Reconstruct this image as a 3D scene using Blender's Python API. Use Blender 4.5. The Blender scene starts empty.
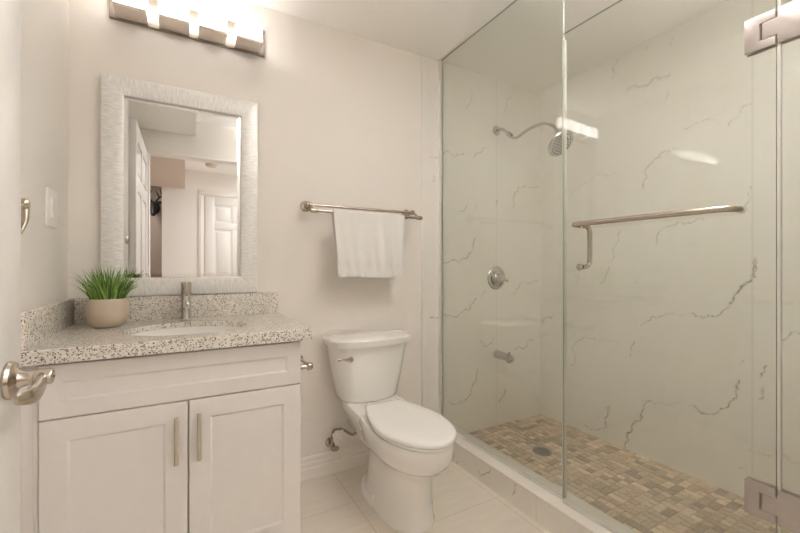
import bpy, bmesh, math, random
import numpy as np
from mathutils import Vector, Matrix, noise

PI = math.pi
SC = bpy.context.scene
COL = SC.collection

# ------------------------------------------------------------------ camera
cam_data = bpy.data.cameras.new('camera')
cam_data.sensor_width = 36.0
cam_data.lens = 36.0 * 384.6 / 800.0
cam_data.clip_start = 0.01
cam = bpy.data.objects.new('camera', cam_data)
COL.objects.link(cam)
cam.location = (0.0, 0.0, 1.10)
cam.rotation_euler = (PI / 2, 0, -math.radians(29.2))
SC.camera = cam

# ------------------------------------------------------------------ world, exposure, lamps
world = bpy.data.worlds.new('world')
SC.world = world
world.use_nodes = True
world.node_tree.nodes['Background'].inputs[0].default_value = (1.0, 0.95, 0.88, 1)
world.node_tree.nodes['Background'].inputs[1].default_value = 0.3
SC.view_settings.view_transform = 'Standard'
SC.view_settings.look = 'None'
SC.view_settings.gamma = 1.0
SC.view_settings.use_curve_mapping = False
SC.view_settings.exposure = 1.0
SC.cycles.max_bounces = 14
SC.cycles.diffuse_bounces = 10
SC.cycles.glossy_bounces = 6
SC.cycles.transparent_max_bounces = 24
SC.cycles.sample_clamp_indirect = 6.0
SC.cycles.use_denoising = True
SC.cycles.use_adaptive_sampling = False
SC.cycles.blur_glossy = 0.0
SC.cycles.caustics_reflective = False

SHADE_GLOW = 3.0        # frosted shades of the vanity light
HALL_FILL_POWER = 10.0       # added fill lamps in the hallway, out of view
BOWL_FILL_POWER = 20.0       # added fill light bounced off the bathroom ceiling, out of view
LAMP_COL = (1.0, 0.972, 0.968)


def area_lamp(name, loc, size, power, col=LAMP_COL, rot=(0, 0, 0), size_y=None):
    d = bpy.data.lights.new(name, 'AREA')
    d.energy = power
    d.color = col
    d.shape = 'RECTANGLE' if size_y else 'DISK'
    d.size = size
    if size_y:
        d.size_y = size_y
    o = bpy.data.objects.new(name, d)
    COL.objects.link(o)
    o.location = loc
    o.rotation_euler = rot
    return o


area_lamp('bathroom_fill_light', (1.0, 0.50, 2.175), 0.26, BOWL_FILL_POWER, rot=(PI, 0, 0))
area_lamp('hallway_fill_light', (0.95, -0.95, 2.285), 0.34, HALL_FILL_POWER)
area_lamp('hallway_fill_light', (-0.75, -2.35, 2.285), 0.34, HALL_FILL_POWER * 0.5)
area_lamp('hallway_side_fill_light', (2.50, -1.0, 1.35), 1.2, 5.0, (1.0, 0.97, 0.93), (0, PI / 2, 0), 1.3)  # added soft fill from the hallway side, no such source in view

# ------------------------------------------------------------------ materials


def new_mat(name):
    m = bpy.data.materials.new(name)
    m.use_nodes = True
    nt = m.node_tree
    b = nt.nodes['Principled BSDF']
    return m, nt, b


def N(nt, t, **kw):
    n = nt.nodes.new(t)
    for k, v in kw.items():
        setattr(n, k, v)
    return n


def L(nt, a, b):
    nt.links.new(a, b)


def math_node(nt, op, a, b=None, clamp=False):
    n = N(nt, 'ShaderNodeMath', operation=op, use_clamp=clamp)
    for i, v in enumerate((a, b)):
        if v is None:
            continue
        if isinstance(v, (int, float)):
            n.inputs[i].default_value = v
        else:
            L(nt, v, n.inputs[i])
    return n.outputs[0]


def mix_col(nt, fac, a, b, blend='MIX'):
    n = N(nt, 'ShaderNodeMix', data_type='RGBA', blend_type=blend)
    for sock, v in ((n.inputs[0], fac), (n.inputs[6], a), (n.inputs[7], b)):
        if isinstance(v, (int, float)):
            sock.default_value = v
        elif isinstance(v, tuple):
            sock.default_value = (v[0], v[1], v[2], 1)
        else:
            L(nt, v, sock)
    return n.outputs[2]


def ramp(nt, fac, stops):
    n = N(nt, 'ShaderNodeValToRGB')
    cr = n.color_ramp
    while len(cr.elements) < len(stops):
        cr.elements.new(0.5)
    for e, (p, c) in zip(cr.elements, stops):
        e.position = p
        e.color = (c, c, c, 1) if isinstance(c, (int, float)) else (c[0], c[1], c[2], 1)
    L(nt, fac, n.inputs[0])
    return n.outputs[0]


def coords(nt, scale=(1, 1, 1), rot=(0, 0, 0)):
    tc = N(nt, 'ShaderNodeTexCoord')
    mp = N(nt, 'ShaderNodeMapping')
    mp.inputs['Scale'].default_value = scale
    mp.inputs['Rotation'].default_value = rot
    L(nt, tc.outputs['Object'], mp.inputs[0])
    return mp.outputs[0]


def noise_tex(nt, vec, scale, detail=3, rough=0.5):
    n = N(nt, 'ShaderNodeTexNoise')
    n.inputs['Scale'].default_value = scale
    n.inputs['Detail'].default_value = detail
    n.inputs['Roughness'].default_value = rough
    L(nt, vec, n.inputs['Vector'])
    return n.outputs[0]


def bump(nt, bsdf, height, strength, dist=0.002):
    n = N(nt, 'ShaderNodeBump')
    n.inputs['Strength'].default_value = strength
    n.inputs['Distance'].default_value = dist
    L(nt, height, n.inputs['Height'])
    L(nt, n.outputs[0], bsdf.inputs['Normal'])


def plain(name, col, rough=0.5, metal=0.0, var=0.03, nscale=40, bump_s=0.0, coat=0.0, spec=0.5, stretch=(1, 1, 1)):
    m, nt, b = new_mat(name)
    v = coords(nt, stretch)
    nz = noise_tex(nt, v, nscale)
    dark = tuple(c * (1 - var) for c in col)
    lite = tuple(min(1, c * (1 + var)) for c in col)
    L(nt, ramp(nt, nz, [(0.3, dark), (0.7, lite)]), b.inputs['Base Color'])
    b.inputs['Roughness'].default_value = rough
    b.inputs['Metallic'].default_value = metal
    b.inputs['Coat Weight'].default_value = coat
    b.inputs['Coat Roughness'].default_value = 0.08
    b.inputs['Specular IOR Level'].default_value = spec
    if bump_s:
        bump(nt, b, nz, bump_s)
    return m


M = {}
M['paint'] = plain('wall_paint', (0.80, 0.762, 0.718), 0.62, var=0.012, nscale=220, bump_s=0.04, spec=0.3)
M['ceiling'] = plain('ceiling_paint', (0.93, 0.915, 0.89), 0.8, var=0.01, nscale=200, bump_s=0.03, spec=0.2)
M['hall_paint'] = plain('hall_paint', (0.84, 0.81, 0.78), 0.6, var=0.01, nscale=200, spec=0.3)
M['brown_paint'] = plain('brown_paint', (0.42, 0.34, 0.28), 0.6, var=0.02, nscale=100, spec=0.3)
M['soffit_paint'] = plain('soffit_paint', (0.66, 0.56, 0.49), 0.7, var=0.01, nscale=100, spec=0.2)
M['white_trim'] = plain('white_trim_paint', (0.84, 0.80, 0.76), 0.35, var=0.01, nscale=60)
M['door'] = plain('door_paint', (0.76, 0.74, 0.715), 0.38, var=0.01, nscale=60)
M['cabinet'] = plain('cabinet_paint', (0.77, 0.742, 0.722), 0.33, var=0.012, nscale=30)
M['cabinet_dark'] = plain('cabinet_gap', (0.30, 0.26, 0.23), 0.7, var=0.02)
M['porcelain'] = plain('porcelain', (0.87, 0.86, 0.835), 0.12, var=0.006, nscale=8, coat=0.5)
M['seat'] = plain('seat_plastic', (0.88, 0.875, 0.855), 0.22, var=0.006, nscale=8, coat=0.2)
M['nickel'] = plain('brushed_nickel', (0.50, 0.445, 0.38), 0.24, 1.0, var=0.05, nscale=90, stretch=(1, 1, 8))
M['chrome'] = plain('polished_chrome', (0.63, 0.615, 0.595), 0.14, 1.0, var=0.02, nscale=30)
M['satin'] = plain('satin_nickel_hinge', (0.46, 0.415, 0.39), 0.42, 1.0, var=0.03, nscale=60)
M['handle'] = plain('cabinet_pull_metal', (0.50, 0.45, 0.37), 0.30, 1.0, var=0.04, nscale=90)
M['light_bar'] = plain('light_bar_metal', (0.74, 0.67, 0.60), 0.42, 1.0, var=0.03, nscale=60)
M['bar_plate'] = plain('light_bar_back_plate', (0.27, 0.225, 0.185), 0.55, 0.0, var=0.03, nscale=60)
M['dark'] = plain('dark_slot', (0.03, 0.028, 0.025), 0.6, var=0.05)
M['plastic'] = plain('switch_plastic', (0.92, 0.89, 0.87), 0.3, var=0.005)
M['pot'] = plain('pot_ceramic', (0.50, 0.42, 0.325), 0.5, var=0.03, nscale=25)
M['soil'] = plain('potting_soil', (0.05, 0.045, 0.03), 0.95, var=0.3, nscale=200, bump_s=0.5)
M['hose'] = plain('braided_hose', (0.34, 0.30, 0.25), 0.38, 0.9, var=0.35, nscale=500)
M['paper'] = plain('paper_tag', (0.80, 0.77, 0.72), 0.6, var=0.12, nscale=160)
M['art'] = plain('black_sculpture', (0.012, 0.012, 0.012), 0.5, var=0.1)
M['grout'] = plain('mosaic_grout', (0.44, 0.38, 0.31), 0.8, var=0.06, nscale=120, bump_s=0.2)
M['seal'] = plain('clear_seal_strip', (0.72, 0.71, 0.66), 0.25, var=0.02)
M['track'] = plain('aluminium_track', (0.80, 0.775, 0.74), 0.35, 0.0, var=0.02)
M['drain'] = plain('drain_metal', (0.28, 0.27, 0.25), 0.35, 0.9, var=0.05)

# white terry cloth
m, nt, b = new_mat('towel_cloth')
v = coords(nt)
nz = noise_tex(nt, v, 900, 2)
L(nt, ramp(nt, nz, [(0.3, (0.74, 0.725, 0.70)), (0.7, (0.83, 0.82, 0.80))]), b.inputs['Base Color'])
b.inputs['Roughness'].default_value = 0.95
b.inputs['Sheen Weight'].default_value = 0.3
bump(nt, b, nz, 0.5, 0.002)
M['towel'] = m

# leaf green: each blade shades from dark root to bright tip by its own colour
m, nt, b = new_mat('grass_leaf')
at = N(nt, 'ShaderNodeAttribute', attribute_name='leafcol')
L(nt, at.outputs['Color'], b.inputs['Base Color'])
b.inputs['Roughness'].default_value = 0.45
b.inputs['Subsurface Weight'].default_value = 0.0
M['leaf'] = m

# lit shade: frosted glass that gives off light
m, nt, b = new_mat('lit_shade')
b.inputs['Base Color'].default_value = (0.9, 0.88, 0.85, 1)
b.inputs['Roughness'].default_value = 0.3
b.inputs['Emission Color'].default_value = (1.0, 0.95, 0.93, 1)
b.inputs['Emission Strength'].default_value = SHADE_GLOW
M['shade'] = m
m, nt, b = new_mat('added_hall_glow')  # glow of the added hallway lamps
b.inputs['Base Color'].default_value = (0.9, 0.88, 0.85, 1)
b.inputs['Emission Color'].default_value = (1.0, 0.94, 0.86, 1)
b.inputs['Emission Strength'].default_value = 4.0
M['fill_diffuser'] = m

m, nt, b = new_mat('added_bowl_glow')  # glow of the added bathroom bowl lamp
b.inputs['Base Color'].default_value = (0.88, 0.86, 0.82, 1)
b.inputs['Roughness'].default_value = 0.5
b.inputs['Emission Color'].default_value = (1.0, 0.95, 0.88, 1)
b.inputs['Emission Strength'].default_value = 1.5
M['fill_bowl_glass'] = m

# mirror
m, nt, b = new_mat('mirror_silver')
b.inputs['Base Color'].default_value = (0.84, 0.85, 0.85, 1)
b.inputs['Metallic'].default_value = 1
b.inputs['Roughness'].default_value = 0.0
M['mirror'] = m

# silvery frame, fine ridges across its width (uv u runs along the length)
m, nt, b = new_mat('ridged_silver_frame')
uv = N(nt, 'ShaderNodeUVMap', uv_map='UVMap')
mp = N(nt, 'ShaderNodeMapping')
mp.inputs['Scale'].default_value = (1, 0.06, 1)
L(nt, uv.outputs[0], mp.inputs[0])
n1 = noise_tex(nt, mp.outputs[0], 420, 2, 0.6)
mp2 = N(nt, 'ShaderNodeMapping')
mp2.inputs['Scale'].default_value = (1, 0.35, 1)
L(nt, uv.outputs[0], mp2.inputs[0])
n2 = noise_tex(nt, mp2.outputs[0], 130, 3, 0.6)
f = math_node(nt, 'ADD', math_node(nt, 'MULTIPLY', n1, 0.65), math_node(nt, 'MULTIPLY', n2, 0.35))
L(nt, ramp(nt, f, [(0.34, (0.66, 0.655, 0.64)), (0.5, (0.80, 0.795, 0.78)), (0.64, (0.90, 0.895, 0.885))]), b.inputs['Base Color'])
b.inputs['Roughness'].default_value = 0.38
b.inputs['Metallic'].default_value = 0.25
bump(nt, b, f, 0.35, 0.0015)
M['frame'] = m

# clear glass pane: straight-through transmission with a faint green tint and mirror-like sheen
def pane_glass(name, tint, extra=0.0):
    m = bpy.data.materials.new(name)
    m.use_nodes = True
    nt = m.node_tree
    nt.nodes.clear()
    out = N(nt, 'ShaderNodeOutputMaterial')
    geo = N(nt, 'ShaderNodeNewGeometry')
    dt = N(nt, 'ShaderNodeVectorMath', operation='DOT_PRODUCT')
    L(nt, geo.outputs['Incoming'], dt.inputs[0])
    L(nt, geo.outputs['Normal'], dt.inputs[1])
    c = math_node(nt, 'ABSOLUTE', dt.outputs['Value'])
    p = math_node(nt, 'POWER', math_node(nt, 'SUBTRACT', 1.0, c, True), 5.0)
    fr = math_node(nt, 'ADD', math_node(nt, 'MULTIPLY', p, 0.95), 0.045 + extra)
    tr = N(nt, 'ShaderNodeBsdfTransparent')
    tr.inputs[0].default_value = (*tint, 1)
    gl = N(nt, 'ShaderNodeBsdfGlossy')
    gl.inputs['Roughness'].default_value = 0.0
    gl.inputs[0].default_value = (1, 1, 1, 1)
    mx = N(nt, 'ShaderNodeMixShader')
    L(nt, fr, mx.inputs[0])
    L(nt, tr.outputs[0], mx.inputs[1])
    L(nt, gl.outputs[0], mx.inputs[2])
    L(nt, mx.outputs[0], out.inputs[0])
    return m


M['glass'] = pane_glass('clear_glass', (0.963, 0.977, 0.960))
M['glass_edge'] = plain('polished_glass_edge', (0.42, 0.46, 0.42), 0.15, var=0.05)

# large marble-look porcelain: pale grey-beige with veins held in the wall's own attribute
def marble(name, base, rough=0.0):
    m, nt, b = new_mat(name)
    v = coords(nt)
    cloud = noise_tex(nt, v, 2.2, 4, 0.55)
    c = ramp(nt, cloud, [(0.3, tuple(x * 0.955 for x in base)), (0.7, base)])
    at = N(nt, 'ShaderNodeAttribute', attribute_name='vein')
    br = noise_tex(nt, v, 60, 3, 0.7)
    brk = ramp(nt, br, [(0.36, 0.25), (0.60, 1.0)])
    f = math_node(nt, 'MULTIPLY', math_node(nt, 'MULTIPLY', at.outputs['Fac'], 1.05), brk)
    hue = noise_tex(nt, v, 9, 2)
    vc = ramp(nt, hue, [(0.4, (0.20, 0.175, 0.145)), (0.62, (0.30, 0.20, 0.13))])
    c = mix_col(nt, f, c, vc)
    # soft long secondary veining
    w = noise_tex(nt, v, 1.7, 6, 0.6)
    ln = ramp(nt, math_node(nt, 'ABSOLUTE', math_node(nt, 'SUBTRACT', w, 0.5)), [(0.0, 0.05), (0.02, 0.0)])
    c = mix_col(nt, ln, c, (0.42, 0.37, 0.30))
    jt = N(nt, 'ShaderNodeAttribute', attribute_name='joint')
    c = mix_col(nt, math_node(nt, 'MULTIPLY', jt.outputs['Fac'], 0.35), c, (0.45, 0.42, 0.37))
    L(nt, c, b.inputs['Base Color'])
    b.inputs['Roughness'].default_value = rough
    b.inputs['Specular IOR Level'].default_value = 0.7
    return m


M['marble'] = marble('marble_wall_tile', (0.85, 0.825, 0.785))
M['marble_curb'] = marble('marble_curb_tile', (0.82, 0.79, 0.735), 0.2)

# speckled quartz
m, nt, b = new_mat('speckled_quartz')
v = coords(nt)
def chips(scale, keep, size, seed):
    mp = N(nt, 'ShaderNodeMapping')
    mp.inputs['Location'].default_value = (seed, seed * 0.7, seed * 1.3)
    L(nt, v, mp.inputs[0])
    vo = N(nt, 'ShaderNodeTexVoronoi')
    vo.inputs['Scale'].default_value = scale
    L(nt, mp.outputs[0], vo.inputs['Vector'])
    sep = N(nt, 'ShaderNodeSeparateColor')
    L(nt, vo.outputs['Color'], sep.inputs[0])
    on = math_node(nt, 'GREATER_THAN', sep.outputs[0], keep)
    near = math_node(nt, 'LESS_THAN', vo.outputs['Distance'], math_node(nt, 'MULTIPLY', sep.outputs[1], size))
    return math_node(nt, 'MULTIPLY', on, near), sep.outputs[2]
base = ramp(nt, noise_tex(nt, v, 60, 3), [(0.3, (0.68, 0.645, 0.585)), (0.7, (0.80, 0.77, 0.715))])
for sc_, keep, size, seed, stops in ((150, 0.55, 0.75, 0.0, [(0.0, (0.54, 0.48, 0.41)), (1.0, (0.68, 0.64, 0.58))]),
                                     (195, 0.64, 0.62, 3.1, [(0.0, (0.20, 0.185, 0.17)), (0.6, (0.34, 0.31, 0.28)), (1.0, (0.42, 0.34, 0.26))]),
                                     (250, 0.74, 0.7, 7.7, [(0.0, (0.06, 0.055, 0.055)), (1.0, (0.24, 0.21, 0.19))])):
    msk, rnd = chips(sc_, keep, size, seed)
    base = mix_col(nt, msk, base, ramp(nt, rnd, stops))
L(nt, base, b.inputs['Base Color'])
b.inputs['Roughness'].default_value = 0.14
M['quartz'] = m

# large beige floor tiles 0.6 x 0.3 m
m, nt, b = new_mat('beige_floor_tile')
tc = N(nt, 'ShaderNodeTexCoord')
sep = N(nt, 'ShaderNodeSeparateXYZ')
L(nt, tc.outputs['Object'], sep.inputs[0])
def joint(sock, off, pitch, half):
    a = math_node(nt, 'ADD', sock, 60.0 - off)
    fr_ = math_node(nt, 'FRACT', math_node(nt, 'DIVIDE', a, pitch))
    d = math_node(nt, 'ABSOLUTE', math_node(nt, 'SUBTRACT', fr_, 0.5))
    return math_node(nt, 'GREATER_THAN', d, 0.5 - half / pitch)
jx = joint(sep.outputs[0], 0.69 - 60 % 0.6, 0.6, 0.0014)
jy = joint(sep.outputs[1], 1.386 - 60 % 0.297, 0.297, 0.0014)
j = math_node(nt, 'MAXIMUM', jx, jy)
v = coords(nt, (1.2, 9, 1))
st = noise_tex(nt, v, 5, 5, 0.6)
v2 = coords(nt)
fine = noise_tex(nt, v2, 90, 3, 0.6)
c = ramp(nt, math_node(nt, 'ADD', math_node(nt, 'MULTIPLY', st, 0.75), math_node(nt, 'MULTIPLY', fine, 0.25)),
         [(0.3, (0.70, 0.645, 0.565)), (0.7, (0.78, 0.725, 0.65))])
c = mix_col(nt, math_node(nt, 'MULTIPLY', j, 0.6), c, (0.38, 0.32, 0.26))
L(nt, c, b.inputs['Base Color'])
b.inputs['Roughness'].default_value = 0.32
bump(nt, b, math_node(nt, 'SUBTRACT', 1.0, j), 0.3, 0.001)
M['floor'] = m

# stone mosaic: each little tile carries its own shade
m, nt, b = new_mat('stone_mosaic_tile')
at = N(nt, 'ShaderNodeAttribute', attribute_name='tone')
v = coords(nt, (1, 1, 1))
st = noise_tex(nt, v, 70, 4, 0.65)
c = mix_col(nt, 1.0, at.outputs['Color'], ramp(nt, st, [(0.3, 0.78), (0.7, 1.12)]), 'MULTIPLY')
L(nt, c, b.inputs['Base Color'])
b.inputs['Roughness'].default_value = 0.55
M['mosaic'] = m

# ------------------------------------------------------------------ mesh helpers


def add_box(bm, x0, x1, y0, y1, z0, z1, bev=0.0, mi=0, seg=2):
    t = bmesh.new()
    vs = [t.verts.new((x, y, z)) for z in (z0, z1) for y in (y0, y1) for x in (x0, x1)]
    for q in ((0, 2, 3, 1), (4, 5, 7, 6), (0, 1, 5, 4), (2, 6, 7, 3), (1, 3, 7, 5), (0, 4, 6, 2)):
        t.faces.new([vs[i] for i in q])
    if bev > 0:
        bmesh.ops.bevel(t, geom=list(t.edges), offset=bev, segments=seg, affect='EDGES', profile=0.5)
    join(bm, t, mi)


def join(bm, t, mi=0, mat=None):
    mp = {}
    for v_ in t.verts:
        mp[v_] = bm.verts.new(mat @ v_.co if mat is not None else v_.co)
    for f_ in t.faces:
        try:
            nf = bm.faces.new([mp[v_] for v_ in f_.verts])
            nf.material_index = mi
        except ValueError:
            pass
    t.free()


def frames_along(pts):
    pts = [Vector(p) for p in pts]
    tang = []
    for i in range(len(pts)):
        a = pts[max(0, i - 1)]
        c_ = pts[min(len(pts) - 1, i + 1)]
        tang.append((c_ - a).normalized())
    up = Vector((0, 0, 1)) if abs(tang[0].z) < 0.9 else Vector((1, 0, 0))
    n0 = (up - tang[0] * up.dot(tang[0])).normalized()
    out = []
    for i, t in enumerate(tang):
        n0 = (n0 - t * n0.dot(t)).normalized()
        out.append((pts[i], t, n0, t.cross(n0)))
    return out


def add_tube(bm, pts, r, seg=14, mi=0, cap=True, flat=1.0):
    fr = frames_along(pts)
    rs = r if isinstance(r, (list, tuple)) else [r] * len(fr)
    rings = []
    for (p, t, n, b_), rr in zip(fr, rs):
        rings.append([bm.verts.new(p + n * (math.cos(2 * PI * k / seg) * rr) + b_ * (math.sin(2 * PI * k / seg) * rr * flat))
                      for k in range(seg)])
    for a, c_ in zip(rings, rings[1:]):
        for k in range(seg):
            f_ = bm.faces.new((a[k], a[(k + 1) % seg], c_[(k + 1) % seg], c_[k]))
            f_.material_index = mi
    if cap:
        bm.faces.new(rings[0][::-1]).material_index = mi
        bm.faces.new(rings[-1]).material_index = mi


def add_lathe(bm, prof, origin, axis='z', seg=28, mi=0, sign=1):
    """prof: list of (radius, height along the axis)"""
    o = Vector(origin)
    rings = []
    for r, h in prof:
        ring = []
        for k in range(seg):
            a = 2 * PI * k / seg
            c_, s_ = math.cos(a) * r, math.sin(a) * r
            if axis == 'z':
                p = Vector((c_, s_, h * sign))
            elif axis == 'y':
                p = Vector((c_, h * sign, s_))
            else:
                p = Vector((h * sign, c_, s_))
            ring.append(bm.verts.new(o + p))
        rings.append(ring)
    for a, c_ in zip(rings, rings[1:]):
        for k in range(seg):
            bm.faces.new((a[k], a[(k + 1) % seg], c_[(k + 1) % seg], c_[k])).material_index = mi
    bm.faces.new(rings[0][::-1]).material_index = mi
    bm.faces.new(rings[-1]).material_index = mi


def add_loft(bm, rings, mi=0, cap0=True, cap1=True):
    vr = [[bm.verts.new(p) for p in r] for r in rings]
    n = len(vr[0])
    for a, c_ in zip(vr, vr[1:]):
        for k in range(n):
            bm.faces.new((a[k], a[(k + 1) % n], c_[(k + 1) % n], c_[k])).material_index = mi
    if cap0:
        bm.faces.new(vr[0][::-1]).material_index = mi
    if cap1:
        bm.faces.new(vr[-1]).material_index = mi


def add_prism(bm, poly, axis, lo, hi, bev=0.0, mi=0):
    """poly: 2D outline; axis: the axis it is pushed along"""
    def P(a, b_, c_):
        return {'x': (c_, a, b_), 'y': (a, c_, b_), 'z': (a, b_, c_)}[axis]
    t = bmesh.new()
    v0 = [t.verts.new(P(a, b_, lo)) for a, b_ in poly]
    v1 = [t.verts.new(P(a, b_, hi)) for a, b_ in poly]
    n = len(poly)
    t.faces.new(v0[::-1])
    t.faces.new(v1)
    for k in range(n):
        t.faces.new((v0[k], v0[(k + 1) % n], v1[(k + 1) % n], v1[k]))
    if bev:
        bmesh.ops.bevel(t, geom=list(t.edges), offset=bev, segments=2, affect='EDGES', profile=0.5)
    join(bm, t, mi)


def smooth_path(pts, n=8):
    pts = [Vector(p) for p in pts]
    P = [pts[0]] + pts + [pts[-1]]
    out = []
    for i in range(1, len(P) - 2):
        a, b_, c_, d = P[i - 1], P[i], P[i + 1], P[i + 2]
        for k in range(n):
            t = k / n
            out.append(0.5 * ((2 * b_) + (c_ - a) * t + (2 * a - 5 * b_ + 4 * c_ - d) * t * t + (-a + 3 * b_ - 3 * c_ + d) * t ** 3))
    out.append(pts[-1])
    return out


def finish_mesh(me, angle=35):
    bm = bmesh.new()
    bm.from_mesh(me)
    bmesh.ops.recalc_face_normals(bm, faces=bm.faces)
    lim = math.radians(angle)
    for f_ in bm.faces:
        f_.smooth = True
    for e in bm.edges:
        if len(e.link_faces) == 2:
            if e.calc_face_angle(0) > lim:
                e.smooth = False
    bm.to_mesh(me)
    bm.free()


def world_base(o):
    v_ = Vector((0, 0, 0))
    while o is not None:
        v_ += o.location
        o = o.parent
    return v_


def obj(name, bm, mats, parent=None, angle=35, base=None):
    """one mesh object; its shape is given in room metres"""
    me = bpy.data.meshes.new(name)
    off = world_base(parent) if parent is not None else Vector(base or (0, 0, 0))
    if off.length:
        bmesh.ops.translate(bm, verts=bm.verts, vec=-off)
    bm.to_mesh(me)
    bm.free()
    finish_mesh(me, angle)
    for m_ in (mats if isinstance(mats, (list, tuple)) else [mats]):
        me.materials.append(m_)
    o = bpy.data.objects.new(name, me)
    COL.objects.link(o)
    if parent is not None:
        o.parent = parent
    elif base is not None:
        o.location = base
    return o


def thing(name, label, cat, loc=(0, 0, 0), group=None):
    o = bpy.data.objects.new(name, None)
    o.empty_display_size = 0.1
    COL.objects.link(o)
    o.location = loc
    o['label'] = label
    o['category'] = cat
    if group:
        o['group'] = group
    return o


def tag(o, label, cat, group=None):
    o['label'] = label
    o['category'] = cat
    if group:
        o['group'] = group
    return o


def struct(name, bm, mats, parent=None, angle=35):
    o = obj(name, bm, mats, parent, angle)
    o['kind'] = 'structure'
    return o


def NB():
    return bmesh.new()


CEIL = 2.38
XL = -0.405      # left wall face
YB = 1.98        # back wall face
XR = 2.284       # tiled right wall face
YF = 0.10        # inner face of the wall with the doorway
GX = 1.386       # plane of the shower glass
DOOR_SWING = 1.5  # degrees the shower door stands open

# ------------------------------------------------------------------ the room
bm = NB(); add_box(bm, XL - 0.1, 1.32, -0.05, YB + 0.1, -0.08, 0.0)
struct('floor', bm, M['floor'])
bm = NB(); add_box(bm, -3.0, 2.7, -3.1, -0.05, -0.08, 0.0)
struct('floor_hall', bm, M['floor'])
bm = NB(); add_box(bm, XL - 0.1, XR + 0.1, -0.02, YB + 0.1, CEIL, CEIL + 0.08)
struct('ceiling', bm, M['ceiling'])
bm = NB(); add_box(bm, -3.0, 2.7, -3.1, -0.02, CEIL, CEIL + 0.08)
struct('ceiling_hall', bm, M['ceiling'])
bm = NB(); add_box(bm, XL - 0.1, XL, -0.02, YB + 0.1, 0, CEIL)
struct('wall_left', bm, M['paint'])
bm = NB(); add_box(bm, XL, XR + 0.1, YB, YB + 0.1, 0, CEIL)
struct('wall_back', bm, M['paint'])
# wall with the doorway the photograph is taken through
DX0, DX1, DZ = -0.275, 0.56, 2.07
bm = NB()
add_box(bm, XL, DX0, -0.02, YF, 0, CEIL)
add_box(bm, DX1, XR + 0.1, -0.02, YF, 0, CEIL)
add_box(bm, DX0, DX1, -0.02, YF, DZ, CEIL)
struct('wall_front', bm, M['paint'])
bm = NB()
add_box(bm, DX0, DX0 + 0.012, -0.025, YF + 0.004, 0, DZ - 0.012, 0.001)
add_box(bm, DX1 - 0.012, DX1, -0.025, YF + 0.004, 0, DZ - 0.012, 0.001)
add_box(bm, DX0, DX1, -0.025, YF + 0.004, DZ - 0.012, DZ, 0.001)
struct('trim_1', bm, M['white_trim'])
# duct box under the ceiling beside the doorway
bm = NB(); add_box(bm, XL, 0.08, YF, 1.05, 2.25, CEIL)
struct('ceiling_soffit', bm, M['ceiling'])
# hallway shell
bm = NB(); add_box(bm, -0.262, 2.7, -1.99, -1.89, 0, CEIL)
struct('wall_hall', bm, M['hall_paint'])
bm = NB(); add_box(bm, -3.0, 2.7, -3.1, -3.0, 0, CEIL)
struct('wall_hall_far', bm, M['brown_paint'])
bm = NB(); add_box(bm, -3.1, -3.0, -3.1, -0.02, 0, CEIL)
struct('wall_hall_left', bm, M['hall_paint'])
bm = NB()
add_box(bm, 2.6, 2.7, -1.89, -0.02, 0, 0.7)
add_box(bm, 2.6, 2.7, -1.89, -0.02, 2.05, CEIL)
add_box(bm, 2.6, 2.7, -1.89, -1.65, 0.7, 2.05)
add_box(bm, 2.6, 2.7, -0.35, -0.02, 0.7, 2.05)
struct('wall_hall_right', bm, M['hall_paint'])
bm = NB()
for a, b_ in ((-1.65, -1.60), (-0.40, -0.35), (-1.02, -0.98)):
    add_box(bm, 2.62, 2.68, a, b_, 0.7, 2.05, 0.004)
for a, b_ in ((0.70, 0.75), (2.0, 2.05)):
    add_box(bm, 2.62, 2.68, -1.65, -0.35, a, b_, 0.004)
win = struct('added_window_1', bm, M['white_trim'])  # added opening, unseen, to go with the hallway side fill
bm = NB(); add_box(bm, 2.645, 2.651, -1.62, -0.38, 0.73, 2.02)
obj('pane', bm, M['glass'], win)
bm = NB(); add_box(bm, -3.0, XL - 0.1, -0.02, 0.08, 0, CEIL)
struct('wall_hall_near', bm, M['hall_paint'])
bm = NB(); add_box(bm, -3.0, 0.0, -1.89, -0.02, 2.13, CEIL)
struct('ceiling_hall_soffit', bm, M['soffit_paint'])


# ------------------------------------------------------------------ marble tiles with veins
def jitter_line(pts, rnd, depth=3, amp=0.26):
    P = [np.array(p, float) for p in pts]
    for _ in range(depth):
        Q = [P[0]]
        for a, b_ in zip(P, P[1:]):
            d = b_ - a
            ln = np.hypot(*d)
            nrm = np.array((-d[1], d[0]))
            Q.append((a + b_) / 2 + nrm * rnd.uniform(-amp, amp) if ln > 0.006 else (a + b_) / 2)
            Q.append(b_)
        P = Q
    return P


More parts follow.
